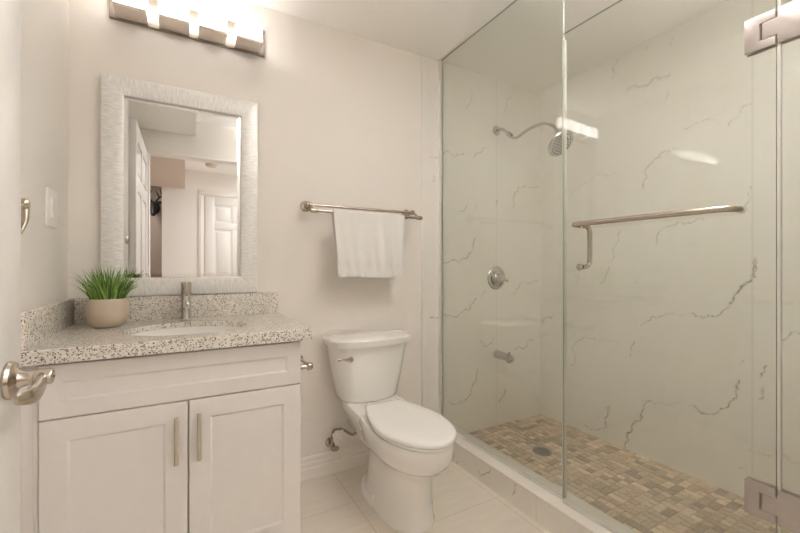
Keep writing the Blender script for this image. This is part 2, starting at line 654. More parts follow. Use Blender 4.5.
def vein_field(U, V, veins, seed, unit=0.0018):
    rnd = random.Random(seed)
    out = np.zeros(U.shape)
    for w, st, pts in veins:
        st = 0.22 + 0.78 * st
        P = jitter_line(pts, rnd)
        n = len(P) - 1
        for i, (a, b_) in enumerate(zip(P, P[1:])):
            swell = 0.75 + 0.6 * noise.noise(Vector((a[0] * 40, a[1] * 40, seed)))
            rad = unit * w * max(0.5, swell)
            lo = np.minimum(a, b_) - 4 * rad - 0.004
            hi = np.maximum(a, b_) + 4 * rad + 0.004
            iu = np.where((U[0] >= lo[0]) & (U[0] <= hi[0]))[0]
            iv = np.where((V[:, 0] >= lo[1]) & (V[:, 0] <= hi[1]))[0]
            if len(iu) == 0 or len(iv) == 0:
                continue
            sl = (slice(iv[0], iv[-1] + 1), slice(iu[0], iu[-1] + 1))
            u, v_ = U[sl], V[sl]
            d = b_ - a
            tt = np.clip(((u - a[0]) * d[0] + (v_ - a[1]) * d[1]) / max(1e-9, d @ d), 0, 1)
            dist = np.hypot(u - a[0] - tt * d[0], v_ - a[1] - tt * d[1])
            out[sl] = np.maximum(out[sl], st * np.exp(-(dist / rad) ** 2) + 0.22 * st * np.exp(-(dist / (rad * 3)) ** 2))
    return np.clip(out, 0, 1)


def vein_panel(name, plane, val, u0, u1, v0, v1, step, veins, seed, joints_u=(), joints_v=(), mat=None, thick=0.01, inward=-1):
    """a tiled surface as a fine grid, backed by real thickness; plane 'X' or 'Y'"""
    nu, nv = int(round((u1 - u0) / step)) + 1, int(round((v1 - v0) / step)) + 1
    uu, vv = np.linspace(u0, u1, nu), np.linspace(v0, v1, nv)
    U, V = np.meshgrid(uu, vv)
    vein = vein_field(U, V, veins, seed)
    jn = np.zeros(U.shape)
    for c_ in joints_u:
        jn = np.maximum(jn, np.clip(1 - np.abs(U - c_) / step, 0, 1))
    for c_ in joints_v:
        jn = np.maximum(jn, np.clip(1 - np.abs(V - c_) / step, 0, 1))
    W = np.full(U.shape, float(val))
    co = np.stack((W, U, V) if plane == 'X' else (U, W, V), -1).reshape(-1, 3)
    idx = np.arange(nu * nv).reshape(nv, nu)
    q = np.stack((idx[:-1, :-1], idx[:-1, 1:], idx[1:, 1:], idx[1:, :-1]), -1).reshape(-1, 4)
    if plane == 'X':
        q = q[:, ::-1]
    # back and sides so that the tiling has thickness
    back = float(val) - inward * thick
    rim = list(idx[0, :]) + list(idx[1:, -1]) + list(idx[-1, -2::-1]) + list(idx[-2:0:-1, 0])
    rc = co[rim].copy()
    rc[:, 0 if plane == 'X' else 1] = back
    nb = len(co)
    co = np.concatenate((co, rc))
    faces = [tuple(int(x) for x in f_) for f_ in q]
    nr = len(rim)
    for k in range(nr):
        faces.append((int(rim[k]), int(rim[(k + 1) % nr]), nb + (k + 1) % nr, nb + k))
    faces.append(tuple(nb + k for k in range(nr)))
    me = bpy.data.meshes.new(name)
    me.from_pydata(co.tolist(), [], faces)
    for nm, arr in (('vein', vein), ('joint', jn)):
        at_ = me.attributes.new(nm, 'FLOAT', 'POINT')
        data = np.zeros(len(co), dtype=np.float32)
        data[:nb] = arr.reshape(-1)
        at_.data.foreach_set('value', data)
    me.materials.append(mat or M['marble'])
    me.shade_flat()
    me.update()
    o = bpy.data.objects.new(name, me)
    COL.objects.link(o)
    o['kind'] = 'structure'
    return o

# vein lines of the marble print, (width, strength, points in metres along and up the wall)
VEINS_RIGHT = [(1.6,1,[(0.746,1.13),(0.748,1.075),(0.759,1.033),(0.801,0.989),(0.823,0.945),(0.841,0.901)]),(1.0,0.9,[(0.841,0.901),(0.87,0.883),(0.901,0.853),(0.945,0.842),(0.977,0.845),(0.997,0.858)]),(0.8,0.35,[(0.997,0.858),(1.088,0.845),(1.14,0.83)]),(1,0.7,[(1.14,0.83),(1.187,0.821),(1.219,0.788),(1.252,0.762)]),(0.9,0.6,[(1.714,0.431),(1.684,0.579),(1.624,0.633),(1.56,0.636),(1.518,0.631)]),(0.7,0.35,[(1.518,0.631),(1.468,0.645),(1.42,0.644),(1.365,0.657)]),(1,0.7,[(1.289,0.663),(1.303,0.611),(1.311,0.574)]),(1,0.4,[(0.79,0.659),(0.801,0.636)]),(1.3,0.8,[(0.704,0.654),(0.713,0.621),(0.725,0.598)]),(1.3,0.8,[(0.717,0.553),(0.72,0.525),(0.717,0.505),(0.735,0.497)]),(1.5,1,[(0.806,0.563),(0.818,0.503),(0.841,0.454),(0.847,0.423)]),(1,0.9,[(0.847,0.423),(0.889,0.38),(0.932,0.358),(0.971,0.368),(0.991,0.385)]),(0.7,0.35,[(0.991,0.377),(1.088,0.365),(1.171,0.336)]),(1.2,0.8,[(1.171,0.336),(1.195,0.346),(1.235,0.299),(1.248,0.26),(1.252,0.225)]),(1,0.6,[(0.626,0.817),(0.598,0.815)]),(1,0.7,[(0.626,0.811),(0.64,0.786),(0.655,0.771)]),(1.2,0.6,[(1.439,0.243),(1.453,0.174)]),(1.6,1,[(1.248,0.266),(1.265,0.209),(1.303,0.152),(1.329,0.115),(1.341,0.022)]),(1.3,0.8,[(1.439,0.236),(1.449,0.181),(1.468,0.137),(1.472,0.095)]),(1,0.7,[(1.472,0.095),(1.518,0.063),(1.57,0.044),(1.613,0.057)]),(1,0.5,[(0.801,0.148),(0.784,0.167)]),(0.8,0.25,[(0.795,0.247),(0.757,0.246),(0.694,0.255),(0.607,0.26)]),(0.8,0.35,[(1.714,1.579),(1.691,1.615),(1.635,1.635),(1.581,1.639)]),(1.1,0.6,[(1.235,1.545),(1.219,1.618),(1.203,1.674),(1.156,1.704),(1.125,1.73),(1.074,1.729)]),(1.1,0.65,[(1.171,1.225),(1.163,1.274),(1.125,1.313),(1.067,1.335),(0.997,1.328),(0.945,1.334)]),(1,0.6,[(1.374,1.317),(1.383,1.263),(1.402,1.228),(1.42,1.183),(1.449,1.109),(1.468,1.035),(1.508,0.992)]),(0.8,0.4,[(0.762,1.468),(0.768,1.406),(0.795,1.382)]),(1.5,1,[(0.746,1.134),(0.751,1.079),(0.762,1.031),(0.801,1.001)]),(0.8,0.5,[(1.285,1.013),(1.303,0.986)]),(0.8,0.3,[(1.57,1.652),(1.449,1.657),(1.374,1.668)]),(1.1,0.5,[(1.088,2.329),(1.096,2.293)]),(1.1,0.5,[(1.383,2.356),(1.411,2.286),(1.426,2.247)]),(2.2,0.3,[(1.329,2.144),(1.219,2.125),(1.125,2.136),(1.103,2.134)]),(1,0.4,[(1.11,2.048),(1.125,1.997)]),(0.9,0.4,[(1.039,1.822),(0.977,1.834),(0.945,1.839),(0.895,1.822)]),(0.9,0.4,[(0.801,1.826),(0.812,1.802),(0.847,1.777)]),(0.9,0.4,[(0.801,1.826),(0.784,1.855),(0.751,1.85)]),(0.9,0.3,[(1.227,2.333),(1.219,2.355)]),(1.2,0.8,[(1.957,0.682),(1.917,0.73),(1.852,0.759)])]
VEINS_BACK = [(1,0.7,[(1.312,1.77),(1.388,1.798),(1.452,1.828),(1.505,1.803),(1.573,1.828)]),(1.2,0.8,[(1.657,1.818),(1.715,1.855),(1.759,1.891)]),(1.2,0.5,[(1.643,2.232),(1.623,2.161),(1.595,2.123)]),(1.1,0.5,[(1.942,2.157),(1.952,2.217),(2.007,2.3)]),(1.1,0.8,[(2.007,1.507),(2.023,1.603),(2.062,1.666)]),(1,0.6,[(2.062,1.666),(2.139,1.686),(2.191,1.672),(2.261,1.686)]),(1.2,0.7,[(1.864,1.554),(1.849,1.518)]),(1,0.5,[(1.672,1.504),(1.686,1.483)]),(1.0,0.5,[(1.532,1.45),(1.601,1.499)]),(1.2,0.6,[(1.332,1.623),(1.342,1.656)]),(1.4,1,[(1.67,1.289),(1.653,1.211),(1.604,1.159)]),(1,0.8,[(1.604,1.159),(1.54,1.125),(1.461,1.132),(1.401,1.115)]),(1.1,0.8,[(1.312,0.79),(1.416,0.803),(1.54,0.796),(1.62,0.811)]),(1.2,0.9,[(1.62,0.811),(1.653,0.861),(1.68,0.886)]),(1,0.7,[(1.989,0.901),(2.066,0.954),(2.164,0.98),(2.266,0.984)]),(1,0.6,[(1.755,0.936),(1.721,0.898)]),(1.1,0.7,[(1.843,0.624),(1.79,0.576),(1.704,0.598)]),(1.3,0.9,[(2.205,0.564),(2.125,0.515),(2.027,0.505)]),(1.3,0.95,[(1.687,0.417),(1.68,0.339),(1.637,0.268),(1.572,0.228)]),(1,0.7,[(1.572,0.228),(1.492,0.221),(1.461,0.247)]),(1.5,1,[(1.933,0.248),(1.879,0.175)])]
VEINS_CURB = [(1.1,0.8,[(1.436,0.099),(1.465,0.071),(1.509,0.034),(1.532,0.046)]),(1.1,0.9,[(1.274,0.106),(1.283,0.074),(1.296,0.046)]),(1,0.7,[(1.778,0.008),(1.75,0.004),(1.695,0.017)])]


vein_panel('wall_back_tile', 'Y', 1.97, 1.26, XR, 0.0, CEIL, 0.0045, VEINS_BACK, 3, joints_u=(1.855,), thick=0.01)
vein_panel('wall_right', 'X', XR, YF, 1.97, 0.0, CEIL, 0.0048, VEINS_RIGHT, 5, joints_u=(0.755,), thick=0.09)
bm = NB(); add_box(bm, 1.26, XR, YF - 0.001, YF + 0.01, 0, CEIL)
struct('wall_front_tile', bm, M['marble'])
# metal edge strip where the tiling starts
bm = NB(); add_box(bm, 1.2555, 1.2598, 1.968, YB, 0.0, CEIL, 0.0006)
struct('trim_2', bm, M['white_trim'])

# curb
CX0, CX1, CZ = 1.32, 1.45, 0.122
bm = NB(); add_box(bm, CX0 + 0.011, CX1, YF + 0.01, 1.968, 0.0, CZ - 0.011, 0.001)
struct('floor_curb', bm, M['marble_curb'])
bm = NB(); add_box(bm, CX0 - 0.006, CX1 + 0.004, YF + 0.01, 1.968, CZ - 0.011, CZ, 0.003)
struct('floor_curb_top', bm, M['marble_curb'])
vein_panel('floor_curb_front', 'X', CX0, YF + 0.01, 1.968, 0.0, CZ - 0.011, 0.0035, VEINS_CURB, 9, joints_u=(1.16,), mat=M['marble_curb'], thick=0.011, inward=-1)

# shower floor: stone mosaic of squares and half tiles
random.seed(11)
bm = NB()
SZ = 0.018
add_box(bm, CX1, XR, YF + 0.01, 1.968, -0.05, SZ - 0.002, mi=1)
tones = [(0.36, 0.285, 0.21), (0.40, 0.32, 0.24), (0.31, 0.245, 0.18), (0.44, 0.36, 0.27), (0.35, 0.285, 0.22),
         (0.38, 0.30, 0.22), (0.47, 0.385, 0.295), (0.27, 0.215, 0.16), (0.40, 0.33, 0.25)]
tone = bm.loops.layers.float_color.new('tone')
B = 0.078
g = 0.0014


def mosaic_tile(x0, x1, y0, y1):
    x0, x1, y0, y1 = max(x0, CX1) + g, min(x1, XR) - g, max(y0, YF + 0.01) + g, min(y1, 1.968) - g
    if x1 - x0 < 0.006 or y1 - y0 < 0.006:
        return
    if (x0 + x1) / 2 > 1.824 - 0.055 and (x0 + x1) / 2 < 1.824 + 0.055 and abs((y0 + y1) / 2 - 1.56) < 0.055 and \
            math.hypot((x0 + x1) / 2 - 1.824, (y0 + y1) / 2 - 1.56) < 0.035:
        return
    c_ = random.choice(tones)
    k = random.uniform(0.86, 1.14)
    e = 0.0012
    lo = [bm.verts.new(p) for p in ((x0, y0, SZ - 0.002), (x1, y0, SZ - 0.002), (x1, y1, SZ - 0.002), (x0, y1, SZ - 0.002))]
    hi = [bm.verts.new(p) for p in ((x0 + e, y0 + e, SZ), (x1 - e, y0 + e, SZ), (x1 - e, y1 - e, SZ), (x0 + e, y1 - e, SZ))]
    fs = [bm.faces.new(hi)] + [bm.faces.new((lo[i], lo[(i + 1) % 4], hi[(i + 1) % 4], hi[i])) for i in range(4)]
    for f_ in fs:
        f_.material_index = 0
        for lp in f_.loops:
            lp[tone] = (c_[0] * k * 1.45, c_[1] * k * 1.46, c_[2] * k * 1.48, 1)


nx, ny = int((XR - CX1) / B) + 2, int(1.87 / B) + 2
for i in range(nx):
    for jj in range(ny):
        x, y = CX1 + i * B - 0.02, YF + jj * B
        h = B / 2
        kind = (i + jj) % 2
        r = random.random()
        if kind == 0:
            mosaic_tile(x, x + h, y, y + B) if r < 0.5 else (mosaic_tile(x, x + h, y, y + h), mosaic_tile(x, x + h, y + h, y + B))
            mosaic_tile(x + h, x + B, y, y + B) if 0.25 < r < 0.85 else (mosaic_tile(x + h, x + B, y, y + h), mosaic_tile(x + h, x + B, y + h, y + B))
        else:
            mosaic_tile(x, x + B, y, y + h) if r < 0.6 else (mosaic_tile(x, x + h, y, y + h), mosaic_tile(x + h, x + B, y, y + h))
            mosaic_tile(x, x + B, y + h, y + B) if 0.3 < r < 0.9 else (mosaic_tile(x, x + h, y + h, y + B), mosaic_tile(x + h, x + B, y + h, y + B))
struct('floor_shower', bm, [M['mosaic'], M['grout']])

# baseboard behind the toilet
bm = NB()
add_prism(bm, [(YB, 0), (YB, 0.112), (YB - 0.006, 0.112), (YB - 0.010, 0.104), (YB - 0.010, 0.085), (YB - 0.014, 0.078),
               (YB - 0.014, 0.06), (YB - 0.019, 0.052), (YB - 0.019, 0)], 'x', 0.377, 1.26)
struct('baseboard_back', bm, M['white_trim'], angle=20)


# ------------------------------------------------------------------ six-panel doors
def panel_door(name, x0, x1, y0, y1, thick_axis):
    """slab with six sunk panels on both faces; returns the structure object"""
    bm = NB()
    z0, z1 = 0.012, 2.045
    if thick_axis == 'x':
        w0, w1, t0, t1 = y0, y1, x0, x1
    else:
        w0, w1, t0, t1 = x0, x1, y0, y1

    def bx(a0, a1, b0, b1, c0, c1, bev):
        if thick_axis == 'x':
            add_box(bm, b0, b1, a0, a1, c0, c1, bev)
        else:
            add_box(bm, a0, a1, b0, b1, c0, c1, bev)
    W = w1 - w0
    st = 0.115
    mid = (w0 + w1) / 2
    bx(w0 + 0.01, w1 - 0.01, t0 + 0.010, t1 - 0.010, z0 + 0.01, z1 - 0.01, 0)
    rails = [(z0, 0.22), (0.83, 0.98), (1.60, 1.70), (1.93, z1)]
    for a, b_ in ((w0, w0 + st), (w1 - st, w1)):
        bx(a, b_, t0, t1, z0, z1, 0.0015)
    for a, b_ in rails:
        bx(w0 + st - 0.001, w1 - st + 0.001, t0, t1, a, b_, 0.003)
    for (_, a), (b_, _) in zip(rails, rails[1:]):
        bx(mid - 0.05, mid + 0.05, t0, t1, a - 0.001, b_ + 0.001, 0.003)
        for p, q in ((w0 + st, mid - 0.05), (mid + 0.05, w1 - st)):
            bx(p + 0.028, q - 0.028, t0 + 0.004, t1 - 0.004, a + 0.028, b_ - 0.028, 0.005)
    return struct(name, bm, M['door'])


d1 = panel_door('door_1', -0.307, -0.272, 0.115, 0.99, 'x')
# lever handle on the open door
HY, HZ = 0.925, 0.900
bm = NB()
add_lathe(bm, [(0.0325, 0.0), (0.0335, 0.004), (0.031, 0.009), (0.024, 0.012), (0.017, 0.016), (0.0135, 0.024), (0.0125, 0.034),
               (0.0125, 0.036), (0.0142, 0.037), (0.0142, 0.058), (0.0125, 0.061), (0.009, 0.062)], (-0.272, HY, HZ), 'x', 32)
pa = smooth_path([(-0.226, HY - 0.004, HZ - 0.004), (-0.221, HY - 0.03, HZ - 0.006), (-0.218, HY - 0.065, HZ - 0.010),
                  (-0.218, HY - 0.095, HZ - 0.008), (-0.228, HY - 0.118, HZ - 0.006)], 6)
n = len(pa)
add_tube(bm, pa, [0.0135 + 0.004 * math.sin(PI * k / (n - 1)) - 0.006 * (k / (n - 1)) ** 3 for k in range(n)], 16, flat=0.5)
hd = obj('door_handle', bm, M['nickel'], d1)
hd['label'] = 'brushed nickel lever with round rosette'
bm = NB(); add_lathe(bm, [(0.0028, 0), (0.0028, 0.0012)], (-0.2102, HY, HZ), 'x', 10)
obj('privacy_pin', bm, M['dark'], hd)
bm = NB(); add_box(bm, -0.303, -0.276, 0.9895, 0.992, HZ - 0.03, HZ + 0.03, 0.001)
obj('latch_plate', bm, M['nickel'], d1)

# door across the hallway, seen in the mirror
d2 = panel_door('door_2', 0.235, 1.0, -1.905, -1.87, 'y')
bm = NB()
add_lathe(bm, [(0.03, 0), (0.03, 0.006), (0.012, 0.012), (0.012, 0.035), (0.025, 0.045), (0.028, 0.058), (0.02, 0.068), (0.004, 0.07)], (0.93, -1.87, 0.93), 'y', 20)
obj('door_knob', bm, M['nickel'], d2)
bm = NB()
for x0, x1, z0, z1 in ((0.155, 0.225, 0, 2.06), (1.01, 1.08, 0, 2.06), (0.155, 1.08, 2.06, 2.13)):
    add_box(bm, x0, x1, -1.89, -1.872, z0, z1, 0.004)
    add_box(bm, x0 + 0.02 if z1 < 2.1 else x0 + 0.02, x1 - 0.03 if z1 < 2.1 else x1 - 0.02, -1.873, -1.868, z0 + (0.02 if z1 > 2.1 else 0), z1 - 0.02, 0.002)
struct('trim_3', bm, M['white_trim'])

# ------------------------------------------------------------------ added fill lamps out of view, and hallway things seen in the mirror
t = thing('added_ceiling_lamp', 'added unseen fill lamp in the hallway by the far door', 'ceiling lamp', (0.95, -0.95, CEIL))
for spot, lab in (((0.95, -0.95), None), ((-0.75, -2.35), 'added unseen fill lamp in the room beyond the hallway')):
    if lab:
        t = thing('added_ceiling_lamp', lab, 'ceiling lamp', (spot[0], spot[1], CEIL))
    bm = NB(); add_lathe(bm, [(0.17, 0), (0.17, -0.03), (0.155, -0.035)], (spot[0], spot[1], CEIL), 'z', 32)
    obj('rim', bm, M['nickel'], t)
    bm = NB(); add_lathe(bm, [(0.152, -0.0352), (0.15, -0.055), (0.12, -0.075), (0.06, -0.085), (0.01, -0.087)], (spot[0], spot[1], CEIL), 'z', 32)
    obj('fill_diffuser', bm, M['fill_diffuser'], t)
t = thing('added_bowl_lamp', 'added unseen bowl lamp giving fill light off the bathroom ceiling near the doorway', 'ceiling lamp', (1.0, 0.50, CEIL))
LP = (1.0, 0.50, 0)
bm = NB(); add_lathe(bm, [(0.05, CEIL), (0.05, CEIL - 0.012), (0.03, CEIL - 0.018)], LP, 'z', 28)
obj('canopy', bm, M['nickel'], t)
for k in range(3):
    a = 2 * PI * k / 3
    bm = NB(); add_tube(bm, [(LP[0] + 0.03 * math.cos(a), LP[1] + 0.03 * math.sin(a), CEIL - 0.014), (LP[0] + 0.158 * math.cos(a), LP[1] + 0.158 * math.sin(a), 2.206)], 0.002, 8)
    obj('hanging_rod', bm, M['nickel'], t)
bm = NB(); add_lathe(bm, [(0.02, 2.128), (0.07, 2.134), (0.12, 2.152), (0.150, 2.180), (0.163, 2.208), (0.158, 2.208), (0.145, 2.182), (0.115, 2.158), (0.07, 2.141), (0.02, 2.136)], LP, 'z', 40)
obj('bowl', bm, M['fill_bowl_glass'], t)
t = thing('smoke_detector', 'small pale smoke detector on the hallway ceiling, reflected in the mirror', 'smoke detector', (0.285, -1.42, CEIL))
bm = NB(); add_lathe(bm, [(0.065, 0), (0.065, -0.012), (0.055, -0.03), (0.03, -0.034)], (0.285, -1.42, CEIL), 'z', 24)
obj('body', bm, M['soffit_paint'], t)
bm = NB()
for k in range(3):
    add_lathe(bm, [(0.056 - k * 0.004, -0.016 - k * 0.005), (0.062 - k * 0.005, -0.018 - k * 0.005), (0.056 - k * 0.004, -0.020 - k * 0.005)], (0.285, -1.42, CEIL), 'z', 24)
obj('vent_ring', bm, M['handle'], t)

t = thing('deer_head_sculpture', 'black deer head wall sculpture on the brown wall, reflected in the mirror', 'wall sculpture', (-0.42, -3.0, 2.0))
AX, AY, AZ = -0.41, -2.99, 2.02
bm = NB()
pa = smooth_path([(AX, AY, AZ - 0.02), (AX, AY + 0.05, AZ - 0.02), (AX, AY + 0.10, AZ - 0.01), (AX, AY + 0.15, AZ - 0.05), (AX, AY + 0.20, AZ - 0.13), (AX, AY + 0.22, AZ - 0.16)], 5)
n = len(pa)
add_tube(bm, pa, [0.075 - 0.045 * (k / (n - 1)) for k in range(n)], 14, flat=0.8)
obj('head', bm, M['art'], t)
for s in (-1, 1):
    bm = NB()
    add_tube(bm, smooth_path([(AX + 0.03 * s, AY + 0.09, AZ + 0.02), (AX + 0.08 * s, AY + 0.08, AZ + 0.05), (AX + 0.13 * s, AY + 0.08, AZ + 0.02)], 4), [0.016, 0.02, 0.022, 0.022, 0.02, 0.018, 0.014, 0.01, 0.004], 8, flat=0.5)
    obj('ear', bm, M['art'], t)
    bm = NB()
    main = smooth_path([(AX + 0.02 * s, AY + 0.08, AZ + 0.04), (AX + 0.07 * s, AY + 0.07, AZ + 0.12), (AX + 0.14 * s, AY + 0.08, AZ + 0.17), (AX + 0.13 * s, AY + 0.10, AZ + 0.27)], 5)
    add_tube(bm, main, [0.016 - 0.011 * k / (len(main) - 1) for k in range(len(main))], 8)
    for a, b_ in (((0.07, 0.12), (0.03, 0.22)), ((0.14, 0.17), (0.20, 0.22)), ((0.11, 0.15), (0.08, 0.25))):
        add_tube(bm, [(AX + a[0] * s, AY + 0.07, AZ + a[1]), (AX + (a[0] + b_[0]) / 2 * s, AY + 0.085, AZ + (a[1] + b_[1]) / 2), (AX + b_[0] * s, AY + 0.09, AZ + b_[1])], [0.012, 0.009, 0.004], 8)
    obj('antler', bm, M['art'], t)
bm = NB(); add_prism(bm, [(AX + 0.075 * math.cos(a), AZ - 0.03 + 0.10 * math.sin(a)) for a in [2 * PI * k / 20 for k in range(20)]], 'y', -3.0, AY + 0.004)
obj('mount_plate', bm, M['art'], t)

# ------------------------------------------------------------------ vanity cabinet
CF = 1.432       # cabinet front plane of the doors
t = thing('vanity_cabinet', 'white shaker vanity cabinet with two doors under the speckled countertop', 'vanity cabinet', (0.0, 1.7, 0))
bm = NB()
add_box(bm, -0.357, -0.339, CF + 0.020, YB - 0.003, 0.10, 0.828)
add_box(bm, 0.359, 0.377, CF + 0.020, YB - 0.003, 0.0, 0.828, 0.001)
add_box(bm, -0.327, 0.359, CF + 0.022, YB - 0.003, 0.10, 0.118)
add_box(bm, -0.327, 0.359, CF + 0.022, CF + 0.040, 0.655, 0.828)
add_box(bm, -0.327, 0.359, CF + 0.08, CF + 0.095, 0.0, 0.10)
add_box(bm, -0.327, 0.359, YB - 0.012, YB - 0.004, 0.12, 0.828)
add_box(bm, -0.006, 0.026, CF + 0.022, CF + 0.040, 0.118, 0.655)
obj('body', bm, M['cabinet'], t)
bm = NB(); add_box(bm, -0.4045, -0.371, CF + 0.016, CF + 0.034, 0.0, 0.828, 0.001)
add_box(bm, -0.371, -0.361, CF + 0.010, CF + 0.034, 0.0, 0.828, 0.002)
obj('filler_strip', bm, M['cabinet'], t)


def shaker(x0, x1, z0, z1, rail):
    bm = NB()
    y0, y1 = CF, CF + 0.0195
    add_box(bm, x0 + rail - 0.006, x1 - rail + 0.006, y0 + 0.0040, y1, z0 + rail - 0.006, z1 - rail + 0.006)
    # four mitred members whose inner edge slopes down to the panel
    s = 0.007
    o_ = [(x0, z0), (x1, z0), (x1, z1), (x0, z1)]
    i1 = [(x0 + rail, z0 + rail), (x1 - rail, z0 + rail), (x1 - rail, z1 - rail), (x0 + rail, z1 - rail)]
    i2 = [(x0 + rail + s, z0 + rail + s), (x1 - rail - s, z0 + rail + s), (x1 - rail - s, z1 - rail - s), (x0 + rail + s, z1 - rail - s)]
    rings = [[(x, y1, z) for x, z in o_], [(x, y0 + 0.0015, z) for x, z in o_],
             [(x + (0.0015 if x == x0 else -0.0015), y0, z + (0.0015 if z == z0 else -0.0015)) for x, z in o_],
             [(x, y0, z) for x, z in i1], [(x, y0 + 0.0043, z) for x, z in i2]]
    add_loft(bm, rings, cap0=True, cap1=False)
    return bm


DRZ = 0.664
dr = obj('drawer_front', shaker(-0.358, 0.3765, DRZ + 0.002, 0.820, 0.048), M['cabinet'], t, angle=12)
da = obj('door', shaker(-0.358, 0.0075, 0.105, DRZ - 0.002, 0.062), M['cabinet'], t, angle=12)
db = obj('door', shaker(0.0115, 0.3765, 0.105, DRZ - 0.002, 0.062), M['cabinet'], t, angle=12)
for dd, hx in ((da, -0.024), (db, 0.0405)):
    bm = NB()
    add_box(bm, hx - 0.006, hx + 0.006, CF - 0.030, CF - 0.020, 0.470, 0.622, 0.002)
    for z in (0.495, 0.597):
        add_tube(bm, [(hx, CF - 0.022, z), (hx, CF + 0.001, z)], 0.0042, 12)
    h = obj('pull_handle', bm, M['handle'], dd)
    h['label'] = 'slim vertical brushed metal bar pull'

# ------------------------------------------------------------------ countertop with the sink opening
SXc, SYc, SA, SB = 0.012, 1.655, 0.202, 0.165
TX0, TX1, TY0, TY1, TZ0, TZ1 = XL + 0.001, 0.411, 1.405, YB - 0.001, 0.829, 0.870
t = thing('vanity_countertop', 'speckled quartz countertop with backsplash on top of the white vanity', 'countertop', (0.0, 1.7, TZ0))


def rect_point(a):
    c_, s_ = math.cos(a), math.sin(a)
    k = 1e9
    if c_ > 1e-9: k = min(k, (TX1 - SXc) / c_)
    if c_ < -1e-9: k = min(k, (TX0 - SXc) / c_)
    if s_ > 1e-9: k = min(k, (TY1 - SYc) / s_)
    if s_ < -1e-9: k = min(k, (TY0 - SYc) / s_)
    return SXc + c_ * k, SYc + s_ * k


angs = [2 * PI * k / 96 for k in range(96)]
for cx, cy in ((TX0, TY0), (TX1, TY0), (TX1, TY1), (TX0, TY1)):
    a = math.atan2(cy - SYc, cx - SXc) % (2 * PI)
    i = min(range(96), key=lambda q: min(abs(angs[q] - a), 2 * PI - abs(angs[q] - a)))
    angs[i] = a
bm = NB()
outer, inner = [], []
for a in angs:
    outer.append(rect_point(a))
    # where the ray meets the oval
    r = 1 / math.sqrt((math.cos(a) / SA) ** 2 + (math.sin(a) / SB) ** 2)
    inner.append((SXc + r * math.cos(a), SYc + r * math.sin(a)))
e = 0.002


def ins(p, d):
    return (min(max(p[0], TX0 + d), TX1 - d), min(max(p[1], TY0 + d), TY1 - d))


HZB = TZ1 - 0.021
rings = [[(x, y, HZB) for x, y in inner], [(x, y, TZ1 - e) for x, y in inner],
         [(SXc + (x - SXc) * 1.008, SYc + (y - SYc) * 1.008, TZ1) for x, y in inner],
         [(*ins(p, e), TZ1) for p in outer], [(*p, TZ1 - e) for p in outer], [(*p, TZ0) for p in outer],
         [(*ins(p, 0.03), TZ0) for p in outer], [(*ins(p, 0.03), HZB) for p in outer],
         [(x, y, HZB) for x, y in inner]]
add_loft(bm, rings, cap0=False, cap1=False)
bmesh.ops.remove_doubles(bm, verts=bm.verts, dist=1e-5)
obj('slab', bm, M['quartz'], t, angle=25)
bm = NB(); add_box(bm, TX0 + 0.0205, 0.402, YB - 0.021, YB - 0.001, TZ1, 0.972, 0.0015)
obj('backsplash', bm, M['quartz'], t)
bm = NB(); add_box(bm, TX0, TX0 + 0.020, 1.425, YB - 0.001, TZ1, 0.972, 0.0015)
obj('side_splash', bm, M['quartz'], t)

# undermount basin
t = thing('sink_basin', 'white oval undermount sink basin set into the speckled countertop', 'sink', (SXc, SYc, 0.69))
bm = NB()
prof = [(1.06, 0.8485), (1.0, 0.8485), (0.975, 0.81), (0.90, 0.75), (0.75, 0.715), (0.45, 0.700), (0.12, 0.697)]
rings = [[(SXc + SA * 1.03 * k * math.cos(a), SYc + SB * 1.03 * k * math.sin(a), z) for a in [2 * PI * q / 64 for q in range(64)]] for k, z in prof]
back = [[(SXc + SA * 1.03 * k * math.cos(a), SYc + SB * 1.03 * k * math.sin(a), z) for a in [2 * PI * q / 64 for q in range(64)]]
        for k, z in ((0.12, 0.689), (0.47, 0.690), (0.79, 0.704), (0.95, 0.745), (1.02, 0.80), (1.06, 0.838), (1.06, 0.8485))]
add_loft(bm, rings + back, cap0=False, cap1=False)
bmesh.ops.remove_doubles(bm, verts=bm.verts, dist=1e-5)
obj('bowl', bm, M['porcelain'], t)
bm = NB(); add_lathe(bm, [(0.024, 0.696), (0.026, 0.699), (0.020, 0.7005), (0.006, 0.701)], (SXc, SYc, 0), 'z', 24)
obj('drain', bm, M['chrome'], t)

# faucet
FX, FY = 0.004, 1.883
t = thing('sink_faucet', 'slim brushed metal single-lever faucet standing behind the sink', 'faucet', (FX, FY, TZ1))
bm = NB()
add_lathe(bm, [(0.0245, 0.0), (0.0245, 0.004), (0.0205, 0.007), (0.0195, 0.010), (0.0195, 0.102), (0.019, 0.104)], (FX, FY, TZ1), 'z', 28)
obj('body', bm, M['chrome'], t)
bm = NB()
pa = smooth_path([(FX, FY - 0.010, TZ1 + 0.064), (FX, FY - 0.05, TZ1 + 0.073), (FX, FY - 0.095, TZ1 + 0.076), (FX, FY - 0.118, TZ1 + 0.070)], 6)
add_tube(bm, pa, 0.0105, 16)
sp = obj('spout', bm, M['chrome'], t)
bm = NB(); add_lathe(bm, [(0.0095, 0), (0.0095, -0.014), (0.007, -0.015)], (FX, FY - 0.109, TZ1 + 0.066), 'z', 18)
obj('aerator', bm, M['chrome'], sp)
bm = NB()
add_lathe(bm, [(0.0190, 0.1055), (0.0198, 0.107), (0.0198, 0.160), (0.018, 0.163)], (FX, FY, TZ1), 'z', 28)
add_tube(bm, [(FX, FY + 0.010, TZ1 + 0.148), (FX, FY + 0.028, TZ1 + 0.156), (FX, FY + 0.042, TZ1 + 0.160)], [0.0045, 0.004, 0.0035], 10)
obj('lever', bm, M['nickel'], t)

